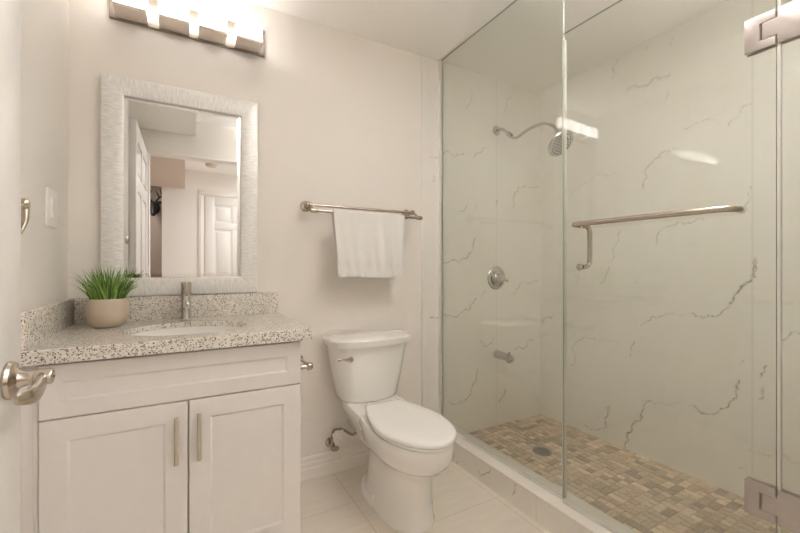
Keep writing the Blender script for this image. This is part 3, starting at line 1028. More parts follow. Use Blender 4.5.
# potted grass
PX, PY = -0.256, 1.822
t = thing('potted_grass', 'green potted grass in a round taupe pot on the countertop corner', 'potted plant', (PX, PY, TZ1))
bm = NB()
add_lathe(bm, [(0.034, 0.0), (0.041, 0.002), (0.056, 0.014), (0.067, 0.038), (0.0700, 0.060), (0.0675, 0.084), (0.0620, 0.104), (0.0610, 0.108),
               (0.0580, 0.108), (0.0585, 0.102), (0.060, 0.092), (0.010, 0.090)], (PX, PY, TZ1 + 0.0002), 'z', 44)
obj('pot', bm, M['pot'], t)
bm = NB(); add_lathe(bm, [(0.0575, 0.093), (0.0575, 0.099), (0.03, 0.102), (0.004, 0.103)], (PX, PY, TZ1), 'z', 30)
obj('soil', bm, M['soil'], t)
random.seed(5)
bm = NB()
lc = bm.loops.layers.float_color.new('leafcol')
greens = [(0.10, 0.22, 0.035), (0.16, 0.32, 0.05), (0.28, 0.44, 0.10), (0.07, 0.16, 0.03), (0.32, 0.50, 0.12), (0.13, 0.27, 0.045)]
for k in range(330):
    a = random.uniform(0, 2 * PI)
    r = 0.052 * math.sqrt(random.random())
    bx_, by_ = PX + r * math.cos(a), PY + r * math.sin(a)
    ln = random.uniform(0.075, 0.140) * (1.05 if r < 0.035 else 1)
    lean = (r / 0.055) * random.uniform(0.35, 1.05) + random.uniform(-0.1, 0.25)
    da_ = a + random.uniform(-0.5, 0.5)
    dx, dy = math.cos(da_), math.sin(da_)
    w = random.uniform(0.0024, 0.0048)
    tw = random.uniform(0, PI)
    col = random.choice(greens)
    kb = random.uniform(0.8, 1.2)
    seg = 5
    prev = None
    x, y, z = bx_, by_, TZ1 + 0.096
    ang = lean * 0.45
    for s in range(seg + 1):
        f = s / seg
        ww = w * (1 - f ** 1.8) + 0.0001
        sx, sy = -dy * math.cos(tw) + dx * math.sin(tw) * 0.6, dx * math.cos(tw) + dy * math.sin(tw) * 0.6
        cur = (bm.verts.new((x - sx * ww, y - sy * ww, z)), bm.verts.new((x + dx * ww * 0.35, y + dy * ww * 0.35, z + ww * 0.2)), bm.verts.new((x + sx * ww, y + sy * ww, z)))
        if prev:
            for q in (0, 1):
                f_ = bm.faces.new((prev[q], prev[q + 1], cur[q + 1], cur[q]))
                for lp in f_.loops:
                    lp[lc] = (col[0] * kb, col[1] * kb, col[2] * kb, 1)
        prev = cur
        st_ = ln / seg
        x += dx * math.sin(ang) * st_
        y += dy * math.sin(ang) * st_
        z += math.cos(ang) * st_
        ang += lean * 0.22
        if y > YB - 0.03:
            y = YB - 0.03
obj('foliage', bm, M['leaf'], t)

# ------------------------------------------------------------------ mirror
MX0, MX1, MZ0, MZ1, MW = -0.300, 0.307, 0.975, 1.888, 0.076
t = thing('wall_mirror', 'rectangular mirror in a ridged silver frame above the sink', 'mirror', (0, YB, MZ0))
bm = NB()
uvl = bm.loops.layers.uv.new('UVMap')
YM = YB - 0.001
prof = [(0.0, 0.0), (0.0, 0.022), (0.003, 0.026), (0.012, 0.028), (MW - 0.006, 0.0235), (MW - 0.001, 0.021), (MW, 0.018), (MW, 0.010)]
cn = [(MX0, MZ0, 1, 1), (MX1, MZ0, -1, 1), (MX1, MZ1, -1, -1), (MX0, MZ1, 1, -1)]
for s in range(4):
    a, b_ = cn[s], cn[(s + 1) % 4]
    pa_ = [(a[0] + a[2] * d, YM - h, a[1] + a[3] * d, d) for d, h in prof]
    pb_ = [(b_[0] + b_[2] * d, YM - h, b_[1] + b_[3] * d, d) for d, h in prof]
    ax_ = 0 if s % 2 == 0 else 2
    va = [bm.verts.new(p[:3]) for p in pa_]
    vb = [bm.verts.new(p[:3]) for p in pb_]
    for k in range(len(prof) - 1):
        f_ = bm.faces.new((va[k], vb[k], vb[k + 1], va[k + 1]))
        uvs = [(pa_[k][ax_] + s * 3, pa_[k][3]), (pb_[k][ax_] + s * 3, pb_[k][3]), (pb_[k + 1][ax_] + s * 3, pb_[k + 1][3]), (pa_[k + 1][ax_] + s * 3, pa_[k + 1][3])]
        for lp in f_.loops:
            i = [va[k], vb[k], vb[k + 1], va[k + 1]].index(lp.vert)
            lp[uvl].uv = uvs[i]
obj('frame', bm, M['frame'], t, angle=30)
bm = NB()
gx0, gx1, gz0, gz1, bv = MX0 + MW - 0.002, MX1 - MW + 0.002, MZ0 + MW - 0.002, MZ1 - MW + 0.002, 0.018
o_ = [(gx0, gz0), (gx1, gz0), (gx1, gz1), (gx0, gz1)]
i_ = [(gx0 + bv, gz0 + bv), (gx1 - bv, gz0 + bv), (gx1 - bv, gz1 - bv), (gx0 + bv, gz1 - bv)]
add_loft(bm, [[(x, YM, z) for x, z in o_], [(x, YM - 0.0102, z) for x, z in o_], [(x, YM - 0.0116, z) for x, z in i_]], cap0=True, cap1=True)
obj('glass', bm, M['mirror'], t, angle=1)

# ------------------------------------------------------------------ vanity light
t = thing('vanity_light', 'four-shade vanity light bar glowing on the wall above the mirror', 'wall light', (0.03, YB, 2.127))
bm = NB()
add_box(bm, -0.272, 0.340, YB - 0.018, YB - 0.001, 2.127, 2.250, 0.002)
obj('back_plate', bm, M['bar_plate'], t)
for cx in (-0.193, -0.0405, 0.1075, 0.2585):
    bm = NB()
    add_box(bm, cx - 0.0565, cx + 0.0565, YB - 0.116, YB - 0.0185, 2.131, 2.137, 0.001)
    add_box(bm, cx - 0.0560, cx + 0.0560, YB - 0.112, YB - 0.0185, 2.137, 2.143, 0.001)
    tr_ = obj('shade_tray', bm, M['light_bar'], t)
    bm = NB()
    add_box(bm, cx - 0.0555, cx + 0.0555, YB - 0.114, YB - 0.019, 2.1435, 2.222, 0.003)
    s_ = obj('lamp_shade', bm, M['shade'], t)

# ------------------------------------------------------------------ light switch and robe hook on the left wall
t = thing('light_switch', 'pale rocker light switch on the left wall beside the mirror', 'light switch', (XL, 1.74, 1.30))
bm = NB(); add_box(bm, XL + 0.0005, XL + 0.007, 1.682, 1.802, 1.235, 1.365, 0.0025)
obj('plate', bm, M['plastic'], t)
for cy in (1.742,):
    bm = NB(); add_prism(bm, [(XL + 0.007, 1.268), (XL + 0.0125, 1.270), (XL + 0.009, 1.30), (XL + 0.0115, 1.330), (XL + 0.007, 1.332)], 'y', cy - 0.016, cy + 0.016)
    me_o = obj('rocker', bm, M['plastic'], t, angle=10)
t = thing('robe_hook', 'brushed metal hook on the left wall peeking past the open door edge', 'robe hook', (XL, 1.27, 1.25))
bm = NB(); add_lathe(bm, [(0.022, 0.0005), (0.022, 0.005), (0.012, 0.010), (0.009, 0.05), (0.013, 0.056), (0.014, 0.068), (0.010, 0.073), (0.002, 0.074)], (XL, 1.262, 1.252), 'x', 24)
obj('post', bm, M['handle'], t)
bm = NB()
pa = smooth_path([(XL + 0.064, 1.262, 1.248), (XL + 0.066, 1.258, 1.215), (XL + 0.060, 1.25, 1.185), (XL + 0.050, 1.24, 1.155)], 5)
n = len(pa)
add_tube(bm, pa, [0.010 - 0.0065 * k / (n - 1) for k in range(n)], 12, flat=0.7)
obj('arm', bm, M['handle'], t)

# ------------------------------------------------------------------ toilet paper holder on the cabinet side
t = thing('toilet_paper_holder', 'brushed metal toilet paper holder on the right side of the vanity', 'toilet paper holder', (0.377, 1.60, 0.70))
HZ2 = 0.695
for y in (1.545, 1.70):
    bm = NB()
    add_lathe(bm, [(0.026, -0.0003), (0.026, 0.005), (0.014, 0.011), (0.010, 0.02), (0.010, 0.05), (0.015, 0.056), (0.0165, 0.066), (0.012, 0.076), (0.003, 0.079)], (0.377, y, HZ2), 'x', 24)
    obj('post', bm, M['nickel'], t)
bm = NB()
add_tube(bm, [(0.441, 1.53, HZ2), (0.441, 1.715, HZ2)], 0.0075, 16)
obj('roller', bm, M['chrome'], t)

# ------------------------------------------------------------------ double towel bar and towel
t = thing('towel_bar', 'double brushed nickel towel bar on the back wall above the toilet', 'towel bar', (0.85, YB, 1.40))
BXa, BXb, BZ1, BZ2 = 0.545, 1.145, 1.41, 1.372
for x in (BXa, BXb):
    bm = NB()
    add_lathe(bm, [(0.028, 0.0003), (0.028, 0.006), (0.022, 0.012), (0.013, 0.016), (0.0095, 0.03), (0.0095, 0.06), (0.014, 0.066), (0.0145, 0.082), (0.010, 0.088)], (x, YB, BZ1), 'y', 26, sign=-1)
    add_tube(bm, smooth_path([(x, YB - 0.075, BZ1), (x, YB - 0.105, BZ1 - 0.012), (x, YB - 0.135, BZ2 + 0.006), (x, YB - 0.15, BZ2)], 5), 0.0075, 12)
    add_lathe(bm, [(0.004, -0.0215), (0.010, -0.018), (0.012, -0.010), (0.012, 0.010), (0.010, 0.018), (0.004, 0.0215)], (x, YB - 0.15, BZ2), 'x', 18)
    obj('bracket', bm, M['nickel'], t)
bm = NB(); add_tube(bm, [(BXa, YB - 0.074, BZ1), (BXb, YB - 0.074, BZ1)], 0.0075, 18)
obj('bar', bm, M['nickel'], t)
bm = NB(); add_tube(bm, [(BXa, YB - 0.150, BZ2), (BXb, YB - 0.150, BZ2)], 0.0075, 18)
obj('bar', bm, M['nickel'], t)

bm = NB()
nu, path = 72, []
yc, zc, rr = YB - 0.150, BZ2, 0.0105
for k in range(15):                      # back flap, upward
    path.append((yc + rr + 0.004, 1.10 + (zc - 1.10) * k / 15.0, 'b', k / 15.0))
for k in range(9):
    a = PI * k / 8
    path.append((yc + rr * math.cos(a), zc + rr * math.sin(a), 't', 1))
for k in range(1, 33):
    path.append((yc - rr, zc - (zc - 1.045) * k / 32.0, 'f', 1 - k / 32.0))
grid = []
for y, z, w, hgt in path:
    row = []
    for i in range(nu + 1):
        u = i / nu
        x0 = 0.640 + (0.022 * (1 - hgt) if w != 't' else 0)
        x1 = 1.046 - (0.014 * (1 - hgt) if w != 't' else 0)
        x = x0 + (x1 - x0) * u
        amp = (1 - hgt) ** 0.7 * (0.0085 if w == 'f' else 0.004)
        wv = math.sin(u * 11 + 0.6) * 0.7 + math.sin(u * 23 + 1.7) * 0.35 + 0.3 * math.sin(u * 41 + hgt * 3)
        yy = y - amp * (1 + wv) if w == 'f' else y + amp * wv * 0.5
        zz = z
        if w == 'f':
            zz += (1 - hgt) * 0.004 * math.sin(u * 5 + 1)
            if 0.09 < hgt < 0.20:
                yy += 0.0022
            if hgt < 0.02:
                zz += 0.0015 * math.sin(u * 150)
        row.append(bm.verts.new((x, yy, zz)))
    grid.append(row)
for a, b_ in zip(grid, grid[1:]):
    for i in range(nu):
        bm.faces.new((a[i], a[i + 1], b_[i + 1], b_[i]))
geom = list(bm.faces)
bmesh.ops.recalc_face_normals(bm, faces=bm.faces)
bmesh.ops.solidify(bm, geom=geom, thickness=0.003)
tw = obj('hand_towel', bm, M['towel'], None, angle=60, base=(0.843, YB - 0.15, BZ2))
tag(tw, 'white hand towel draped over the front rail of the towel bar', 'towel')

# ------------------------------------------------------------------ toilet
TC = 0.856


def egg(z, hw, yf, yb, yc, pf=1.0, pb=0.75, n=56, xc=None):
    """closed outline: round front, squarer back"""
    xc = TC if xc is None else xc
    out = []
    for k in range(n):
        a = 2 * PI * k / n
        c_, s_ = math.cos(a), math.sin(a)
        if s_ <= 0:
            p = pf
            y = yc - (yc - yf) * abs(s_) ** p
            x = xc + hw * math.copysign(abs(c_) ** p, c_)
        else:
            p = pb
            y = yc + (yb - yc) * abs(s_) ** p
            x = xc + hw * math.copysign(abs(c_) ** p, c_)
        out.append((x, y, z))
    return out


t = thing('toilet', 'white two-piece toilet with closed lid between the vanity and shower', 'toilet', (TC, 1.6, 0))
bm = NB()
PCX = TC + 0.008
add_loft(bm, [
    egg(0.000, 0.119, 1.340, 1.82, 1.56, .85, .9, xc=PCX), egg(0.010, 0.120, 1.339, 1.82, 1.56, .85, .9, xc=PCX), egg(0.020, 0.115, 1.343, 1.82, 1.56, .85, .9, xc=PCX),
    egg(0.10, 0.107, 1.348, 1.81, 1.54, .88, .9, xc=PCX), egg(0.17, 0.102, 1.345, 1.81, 1.52, .9, .9, xc=PCX), egg(0.225, 0.103, 1.335, 1.82, 1.50, .95, .85, xc=PCX),
    egg(0.258, 0.114, 1.305, 1.82, 1.48, 1, .8, xc=TC + 0.004),
    egg(0.280, 0.129, 1.248, 1.82, 1.46, 1, .8), egg(0.305, 0.145, 1.218, 1.80, 1.45, 1, .8, xc=TC - 0.004), egg(0.335, 0.155, 1.200, 1.79, 1.44, 1, .8),
    egg(0.370, 0.159, 1.190, 1.78, 1.44, 1, .75, xc=TC - 0.008), egg(0.394, 0.159, 1.190, 1.78, 1.44, 1, .75, xc=TC - 0.008), egg(0.400, 0.155, 1.194, 1.777, 1.44, 1, .75, xc=TC - 0.008)])
# deck that carries the tank
ring = []
for z, s in ((0.24, 0.62), (0.30, 0.78), (0.345, 0.93), (0.397, 1.0), (0.4034, 0.985)):
    ring.append([(TC + x * s, y, z) for x, y in ((-0.150, 1.66), (0.150, 1.66), (0.148, 1.78), (0.135, 1.925), (0.10, 1.945), (-0.10, 1.945), (-0.135, 1.925), (-0.148, 1.78))])
add_loft(bm, ring)
# foot flange to the rear
add_loft(bm, [egg(0.0, 0.121, 1.47, 1.84, 1.64, .85, .8, xc=PCX), egg(0.022, 0.120, 1.472, 1.838, 1.64, .85, .8, xc=PCX), egg(0.034, 0.112, 1.48, 1.83, 1.64, .85, .8, xc=PCX), egg(0.042, 0.09, 1.50, 1.82, 1.64, .85, .8, xc=PCX)])
obj('bowl', bm, M['porcelain'], t, angle=50)
for s in (-1, 1):
    bm = NB(); add_lathe(bm, [(0.013, 0.036), (0.013, 0.050), (0.010, 0.058), (0.003, 0.060)], (PCX + 0.108 * s, 1.60, 0), 'z', 18)
    obj('bolt_cap', bm, M['seat'], t)


def seat_outline(z, grow, n=56):
    TC = globals()['TC'] - 0.009
    hw, yf, yb, yc = 0.158 + grow, 1.178 - grow, 1.690 + grow * 0.5, 1.425
    out = []
    for k in range(n):
        a = 2 * PI * k / n
        c_, s_ = math.cos(a), math.sin(a)
        if s_ <= 0:
            out.append((TC + hw * c_, yc - (yc - yf) * abs(s_), z))
        else:
            # the sides draw in towards a flat back
            y = yc + (yb - yc) * min(1.0, 1.18 * abs(s_)) ** 0.95
            f = min(1.0, (y - yc) / (yb - yc))
            half = hw * (1 - 0.42 * f ** 1.7)
            if abs(s_) > 1 / 1.18:
                x = TC + (half) * (c_ / math.sqrt(1 - (1 / 1.18) ** 2))
            else:
                x = TC + math.copysign(half, c_)
            x = TC + math.copysign(min(abs(x - TC), half), c_)
            out.append((x, y, z))
    return out


bm = NB()
add_loft(bm, [seat_outline(0.4045, -0.008), seat_outline(0.407, -0.004), seat_outline(0.415, -0.004), seat_outline(0.4175, -0.008)])
obj('seat', bm, M['seat'], t, angle=50)
bm = NB()
add_loft(bm, [seat_outline(0.4215, -0.003), seat_outline(0.4235, 0.001), seat_outline(0.431, 0.001), seat_outline(0.436, -0.004), seat_outline(0.439, -0.014), seat_outline(0.4415, -0.05), seat_outline(0.4425, -0.10)])
obj('seat_lid', bm, M['seat'], t, angle=50)
for s in (-1, 1):
    bm = NB(); add_box(bm, TC + 0.065 * s - 0.018, TC + 0.065 * s + 0.018, 1.682, 1.722, 0.4036, 0.434, 0.007, seg=3)
    obj('hinge_cap', bm, M['seat'], t)


def tank_ring(z, hw, yf, ch, yb=YB - 0.022, bow=0.018, n=18):
    pts = []
    for k in range(n + 1):
        u = -1 + 2 * k / n
        x = (hw - ch) * u
        pts.append((TC + x, yf - bow * (1 - u * u), z))
    # chamfered shoulders then straight sides
    pts.append((TC + hw - ch * 0.35, yf + ch * 0.42, z))
    pts.append((TC + hw, yf + ch * 1.05, z))
    pts.append((TC + hw, yb - 0.02, z))
    pts.append((TC + hw - 0.02, yb, z))
    pts.append((TC - hw + 0.02, yb, z))
    pts.append((TC - hw, yb - 0.02, z))
    pts.append((TC - hw, yf + ch * 1.05, z))
    pts.append((TC - hw + ch * 0.35, yf + ch * 0.42, z))
    return pts


bm = NB()
add_loft(bm, [tank_ring(0.4037, 0.140, 1.815, 0.05), tank_ring(0.410, 0.153, 1.805, 0.05), tank_ring(0.425, 0.161, 1.800, 0.05), tank_ring(0.54, 0.184, 1.793, 0.05),
              tank_ring(0.68, 0.206, 1.785, 0.048), tank_ring(0.694, 0.207, 1.785, 0.048)])
obj('tank', bm, M['porcelain'], t, angle=40)
bm = NB()
add_loft(bm, [tank_ring(0.6945, 0.214, 1.778, 0.056), tank_ring(0.697, 0.226, 1.768, 0.060, bow=0.024), tank_ring(0.728, 0.231, 1.760, 0.064, bow=0.026), tank_ring(0.735, 0.228, 1.764, 0.062, bow=0.026),
              tank_ring(0.739, 0.218, 1.776, 0.055, bow=0.024), tank_ring(0.742, 0.18, 1.81, 0.04, yb=YB - 0.05)])
obj('tank_lid', bm, M['porcelain'], t, angle=26)
bm = NB()
fx, fy, fz = TC - 0.142, 1.776, 0.640
add_lathe(bm, [(0.014, -0.004), (0.014, 0.003), (0.010, 0.008), (0.008, 0.016)], (fx, fy, fz), 'y', 20, sign=-1)
add_tube(bm, smooth_path([(fx, fy - 0.014, fz), (fx - 0.025, fy - 0.020, fz + 0.006), (fx - 0.055, fy - 0.020, fz + 0.012), (fx - 0.075, fy - 0.018, fz + 0.010)], 5),
         [0.009] * 4 + [0.0075] * 4 + [0.006] * 4 + [0.0065] * 3 + [0.004], 12, flat=0.6)
h = obj('flush_lever', bm, M['nickel'], t)
h['label'] = 'shiny metal flush lever'

# shutoff valve with braided hose
t = thing('water_supply_valve', 'angle stop valve with braided hose low on the wall left of the toilet', 'shutoff valve', (0.665, YB, 0.20))
VX, VZ = 0.676, 0.160
bm = NB()
add_lathe(bm, [(0.026, 0.0003), (0.026, 0.003), (0.010, 0.008), (0.008, 0.03), (0.008, 0.05)], (VX, YB, VZ), 'y', 22, sign=-1)
add_tube(bm, [(VX, YB - 0.05, VZ - 0.012), (VX, YB - 0.05, VZ + 0.04)], 0.011, 16)
obj('valve_body', bm, M['nickel'], t)
bm = NB()
add_tube(bm, [(VX, YB - 0.055, VZ), (VX, YB - 0.078, VZ)], 0.006, 12)
add_loft(bm, [[(VX + 0.022 * math.cos(a), y, VZ + 0.013 * math.sin(a)) for a in [2 * PI * k / 20 for k in range(20)]] for y in (YB - 0.078, YB - 0.089)])
obj('valve_handle', bm, M['nickel'], t)
bm = NB()
pa = smooth_path([(VX, YB - 0.05, VZ + 0.055), (VX + 0.008, YB - 0.05, VZ + 0.082), (VX + 0.05, YB - 0.062, VZ + 0.080), (VX + 0.105, YB - 0.07, VZ + 0.045),
                  (VX + 0.125, YB - 0.075, VZ + 0.085), (VX + 0.085, YB - 0.085, VZ + 0.14), (VX + 0.072, YB - 0.09, VZ + 0.19), (VX + 0.072, YB - 0.09, VZ + 0.207)], 7)
add_tube(bm, pa, 0.0065, 12)
add_tube(bm, [(VX, YB - 0.05, VZ + 0.040), (VX, YB - 0.05, VZ + 0.058)], 0.010, 6)
obj('hose', bm, M['hose'], t)
bm = NB()
add_lathe(bm, [(0.016, 0.0), (0.016, 0.016), (0.012, 0.022)], (VX + 0.072, YB - 0.09, VZ + 0.194), 'z', 8)
obj('coupling_nut', bm, M['seat'], t)
bm = NB()
add_prism(bm, [(VX - 0.004, VZ + 0.026), (VX + 0.056, VZ + 0.036), (VX + 0.046, VZ + 0.088), (VX - 0.014, VZ + 0.076)], 'y', YB - 0.0785, YB - 0.0773)
o = obj('paper_tag', bm, M['paper'], t)
o['label'] = 'small white paper tag on the hose'

# ------------------------------------------------------------------ shower glass
t = thing('shower_glass_panel', 'tall fixed glass panel reaching the ceiling between toilet and shower', 'glass panel', (GX, 1.5, CZ))
GE = 1.072


def pane(x0, x1, y0, y1, z0, z1):
    bm = NB()
    add_box(bm, x0, x1, y0, y1, z0, z1)
    for f_ in bm.faces:
        f_.normal_update()
        f_.material_index = 0 if abs(f_.normal.x) > 0.9 else 1
    return bm


obj('glass', pane(GX - 0.005, GX + 0.005, GE, 1.962, CZ + 0.004, CEIL - 0.004), [M['glass'], M['glass_edge']], t)
bm = NB(); add_box(bm, GX - 0.013, GX + 0.010, 1.962, 1.9695, CZ, CEIL - 0.001, 0.001)
add_box(bm, GX - 0.013, GX - 0.0055, 1.944, 1.962, CZ, CEIL - 0.001, 0.0005)
add_box(bm, GX + 0.0055, GX + 0.010, 1.948, 1.962, CZ, CEIL - 0.001, 0.0005)
obj('wall_channel', bm, M['track'], t)
bm = NB(); add_box(bm, GX - 0.008, GX - 0.0052, GE, 1.948, CZ + 0.0005, CZ + 0.012, 0.0005)
add_box(bm, GX + 0.0052, GX + 0.008, GE, 1.948, CZ + 0.0005, CZ + 0.012, 0.0005)
obj('bottom_channel', bm, M['track'], t)
bm = NB(); add_box(bm, GX - 0.0065, GX + 0.0065, GE - 0.009, GE + 0.004, CZ + 0.012, 2.045, 0.001)
obj('seal_strip', bm, M['seal'], t)

HYJ = 0.405
t = thing('shower_glass_panel', 'narrow fixed glass panel holding the shower door hinges, at the right edge', 'glass panel', (GX, 0.25, CZ))
obj('glass', pane(GX - 0.005, GX + 0.005, YF + 0.016, HYJ - 0.003, CZ + 0.004, CEIL - 0.004), [M['glass'], M['glass_edge']], t)
bm = NB(); add_box(bm, GX - 0.010, GX + 0.010, YF + 0.0105, YF + 0.0175, CZ, CEIL - 0.001, 0.001)
obj('wall_channel', bm, M['track'], t)

bm = NB(); add_box(bm, GX - 0.0065, GX + 0.0065, HYJ - 0.0065, HYJ - 0.0025, CZ + 0.012, CEIL - 0.01, 0.0008)
obj('seal_strip', bm, M['seal'], t)
DTOP, DBOT = 2.062, CZ + 0.010
t = thing('shower_door', 'frameless glass shower door with a brushed nickel towel bar handle', 'shower door', (GX, HYJ, CZ))
SD = t
DE = GE - 0.012
obj('glass', pane(GX - 0.005, GX + 0.005, HYJ + 0.003, DE, DBOT, DTOP), [M['glass'], M['glass_edge']], t)
bm = NB(); add_box(bm, GX - 0.0065, GX + 0.0065, HYJ + 0.003, DE, CZ + 0.0015, DBOT + 0.008, 0.001)
obj('bottom_seal', bm, M['seal'], t)
for zc_ in (1.741, 0.458):
    for xs in (-1, 1):
        bm = NB()
        xa, xb = sorted((GX + xs * 0.0055, GX + xs * 0.012))
        h_, n_ = 0.047, 0.024
        add_prism(bm, [(HYJ + 0.003, zc_ - h_), (HYJ + 0.003, zc_ - n_), (HYJ + 0.036, zc_ - n_), (HYJ + 0.036, zc_ + n_), (HYJ + 0.003, zc_ + n_),
                       (HYJ + 0.003, zc_ + h_), (HYJ + 0.067, zc_ + h_), (HYJ + 0.067, zc_ - h_)], 'x', xa, xb, 0.0008)
        ph = obj('hinge_plate', bm, M['satin'], t)
        if xs == -1:
            bm = NB()
            add_prism(bm, [(HYJ - 0.003, zc_ - h_), (HYJ - 0.067, zc_ - h_), (HYJ - 0.067, zc_ + h_), (HYJ - 0.003, zc_ + h_),
                           (HYJ - 0.003, zc_ + n_ - 0.002), (HYJ + 0.029, zc_ + n_ - 0.002), (HYJ + 0.029, zc_ - n_ + 0.002), (HYJ - 0.003, zc_ - n_ + 0.002)], 'x', xa, xb, 0.0008)
            add_box(bm, GX + 0.0055, GX + 0.012, HYJ - 0.067, HYJ - 0.003, zc_ - h_, zc_ + h_, 0.0008)
            obj('hinge_leaf', bm, M['satin'], ph)
BY0, BY1, BZ_ = 0.482, 0.982, 1.262
bx_ = GX - 0.066
bm = NB()
pa = [(GX - 0.006, BY0, BZ_), (GX - 0.030, BY0, BZ_), (GX - 0.048, BY0 + 0.004, BZ_), (GX - 0.060, BY0 + 0.014, BZ_), (bx_, BY0 + 0.034, BZ_),
      (bx_, 0.6, BZ_), (bx_, 0.8, BZ_), (bx_, BY1 - 0.034, BZ_), (GX - 0.060, BY1 - 0.014, BZ_), (GX - 0.048, BY1 - 0.004, BZ_), (GX - 0.030, BY1, BZ_), (GX - 0.006, BY1, BZ_)]
add_tube(bm, pa, 0.0095, 20)
o = obj('towel_bar', bm, M['nickel'], t)
o['label'] = 'brushed nickel towel bar on the outside of the glass'
for y, z in ((BY0, BZ_), (BY1, BZ_)):
    bm = NB(); add_lathe(bm, [(0.013, 0.0053), (0.013, 0.010)], (GX, y, z), 'x', 24, sign=-1)
    obj('washer', bm, M['seal'], o)
bm = NB()
px_ = GX + 0.058
pa = [(GX + 0.006, BY1, BZ_), (GX + 0.030, BY1, BZ_), (GX + 0.046, BY1, BZ_ - 0.005), (GX + 0.055, BY1, BZ_ - 0.016), (px_, BY1, BZ_ - 0.034),
      (px_, BY1, BZ_ - 0.13), (GX + 0.055, BY1, BZ_ - 0.148), (GX + 0.046, BY1, BZ_ - 0.159), (GX + 0.030, BY1, BZ_ - 0.164), (GX + 0.006, BY1, BZ_ - 0.164)]
add_tube(bm, pa, 0.0095, 20)
o = obj('pull_handle', bm, M['nickel'], t)
o['label'] = 'brushed nickel pull handle on the inside of the glass'
bm = NB(); add_lathe(bm, [(0.013, 0.0053), (0.013, 0.011), (0.010, 0.014), (0.003, 0.015)], (GX, BY1, BZ_ - 0.164), 'x', 24, sign=-1)
obj('end_cap', bm, M['nickel'], o)

# ------------------------------------------------------------------ shower fittings
SX = 1.852
YT = 1.9695
t = thing('rain_shower', 'chrome rain shower head on a long curved arm in the shower', 'shower', (SX, YT, 2.03))
bm = NB()
add_lathe(bm, [(0.032, 0.0), (0.032, 0.004), (0.026, 0.010), (0.016, 0.013)], (SX, YT, 2.025), 'y', 26, sign=-1)
obj('flange', bm, M['chrome'], t)
bm = NB()
pa = smooth_path([(SX, YT - 0.010, 2.025), (SX, YT - 0.05, 2.022), (SX, YT - 0.10, 1.985), (SX, YT - 0.15, 1.937), (SX, YT - 0.19, 1.925), (SX, YT - 0.24, 1.938),
                  (SX, YT - 0.31, 1.950), (SX, YT - 0.39, 1.945), (SX, YT - 0.455, 1.915), (SX, YT - 0.485, 1.875), (SX, YT - 0.493, 1.855)], 5)
add_tube(bm, pa, 0.0095, 16)
for k in (17, 19):
    pass
obj('arm', bm, M['chrome'], t)
bm = NB()
add_lathe(bm, [(0.013, -0.03), (0.016, -0.02), (0.016, 0.012), (0.012, 0.02)], (SX, YT - 0.12, 1.965), 'z', 18)
bmesh.ops.rotate(bm, verts=bm.verts, cent=(SX, YT - 0.12, 1.965), matrix=Matrix.Rotation(math.radians(-50), 3, 'X'))
obj('swivel_joint', bm, M['chrome'], t)
HC = Vector((SX, YT - 0.515, 1.795))
R_ = Matrix.Rotation(math.radians(-48), 3, 'X')
bm = NB()
add_lathe(bm, [(0.012, 0.062), (0.016, 0.056), (0.016, 0.042), (0.024, 0.030), (0.060, 0.016), (0.078, 0.006), (0.080, -0.002), (0.077, -0.008), (0.070, -0.010)], HC, 'z', 40)
bmesh.ops.rotate(bm, verts=bm.verts, cent=HC, matrix=R_)
hd_ = obj('head', bm, M['chrome'], t)
bm = NB()
for ring_r, cnt in ((0.012, 6), (0.027, 12), (0.043, 18), (0.059, 24)):
    for k in range(cnt):
        a = 2 * PI * k / cnt + ring_r * 30
        add_lathe(bm, [(0.0036, -0.0095), (0.0030, -0.0125), (0.001, -0.013)], HC + Vector((ring_r * math.cos(a), ring_r * math.sin(a), 0)), 'z', 8)
bmesh.ops.rotate(bm, verts=bm.verts, cent=HC, matrix=R_)
obj('nozzles', bm, M['dark'], hd_).name = 'nozzle_plate'

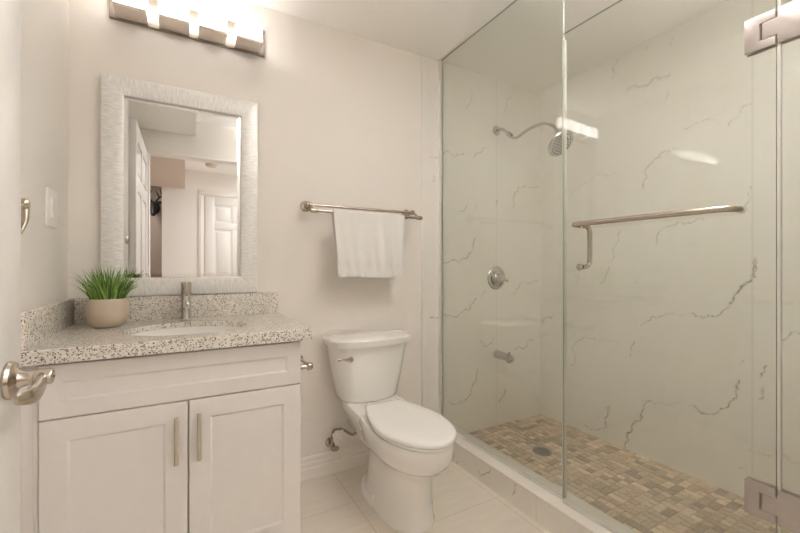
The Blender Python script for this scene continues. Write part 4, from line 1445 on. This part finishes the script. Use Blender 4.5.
t = thing('shower_valve', 'round chrome shower valve with lever on the marble back wall', 'shower valve', (SX, YT, 1.022))
bm = NB()
add_lathe(bm, [(0.080, 0.0), (0.080, 0.003), (0.074, 0.009), (0.058, 0.010), (0.052, 0.006), (0.048, 0.006)], (SX, YT, 1.022), 'y', 40, sign=-1)
obj('escutcheon', bm, M['chrome'], t)
bm = NB()
add_lathe(bm, [(0.046, 0.0062), (0.045, 0.012), (0.030, 0.018), (0.026, 0.022), (0.026, 0.050), (0.022, 0.056), (0.006, 0.058)], (SX, YT, 1.022), 'y', 32, sign=-1)
add_tube(bm, smooth_path([(SX, YT - 0.042, 1.022), (SX + 0.03, YT - 0.046, 1.012), (SX + 0.062, YT - 0.050, 0.998)], 5), [0.013, 0.012, 0.011, 0.010, 0.009, 0.009, 0.009, 0.008, 0.008, 0.007, 0.005], 14, flat=0.8)
obj('handle', bm, M['chrome'], t)

t = thing('tub_spout', 'short chrome spout low on the marble back wall of the shower', 'spout', (SX, YT, 0.50))
bm = NB()
sec = []
for d, r, dz in ((0.0, 0.026, 0), (0.004, 0.028, 0), (0.012, 0.0275, 0), (0.06, 0.0265, -0.001), (0.10, 0.0255, -0.003), (0.13, 0.025, -0.006), (0.142, 0.020, -0.008), (0.146, 0.010, -0.008)):
    sec.append([(SX + r * 0.98 * math.cos(a), YT - d, 0.505 + dz + r * math.sin(a)) for a in [2 * PI * k / 24 for k in range(24)]])
add_loft(bm, sec)
add_lathe(bm, [(0.017, 0.0), (0.017, -0.014), (0.013, -0.015)], (SX, YT - 0.118, 0.486), 'z', 20)
obj('body', bm, M['chrome'], t)
bm = NB(); add_lathe(bm, [(0.005, 0), (0.005, 0.010), (0.007, 0.012), (0.006, 0.018), (0.002, 0.019)], (SX, YT - 0.122, 0.521), 'z', 14)
obj('diverter_knob', bm, M['nickel'], t)

t = thing('floor_drain', 'round dark metal drain set in the mosaic shower floor', 'drain', (1.824, 1.56, SZ))
bm = NB(); add_lathe(bm, [(0.054, -0.002), (0.054, 0.001), (0.050, 0.0022), (0.046, 0.0012), (0.010, 0.0012)], (1.824, 1.56, SZ), 'z', 36)
obj('grate', bm, M['drain'], t)
bm = NB()
for rr_, cnt in ((0.012, 6), (0.024, 12), (0.036, 18)):
    for k in range(cnt):
        a = 2 * PI * k / cnt
        add_lathe(bm, [(0.0032, 0.0010), (0.0032, 0.0016)], (1.824 + rr_ * math.cos(a), 1.56 + rr_ * math.sin(a), SZ), 'z', 8)
obj('hole', bm, M['dark'], t)

# the shower door stands a hair off its closed line
SD.rotation_euler = (0, 0, math.radians(DOOR_SWING))
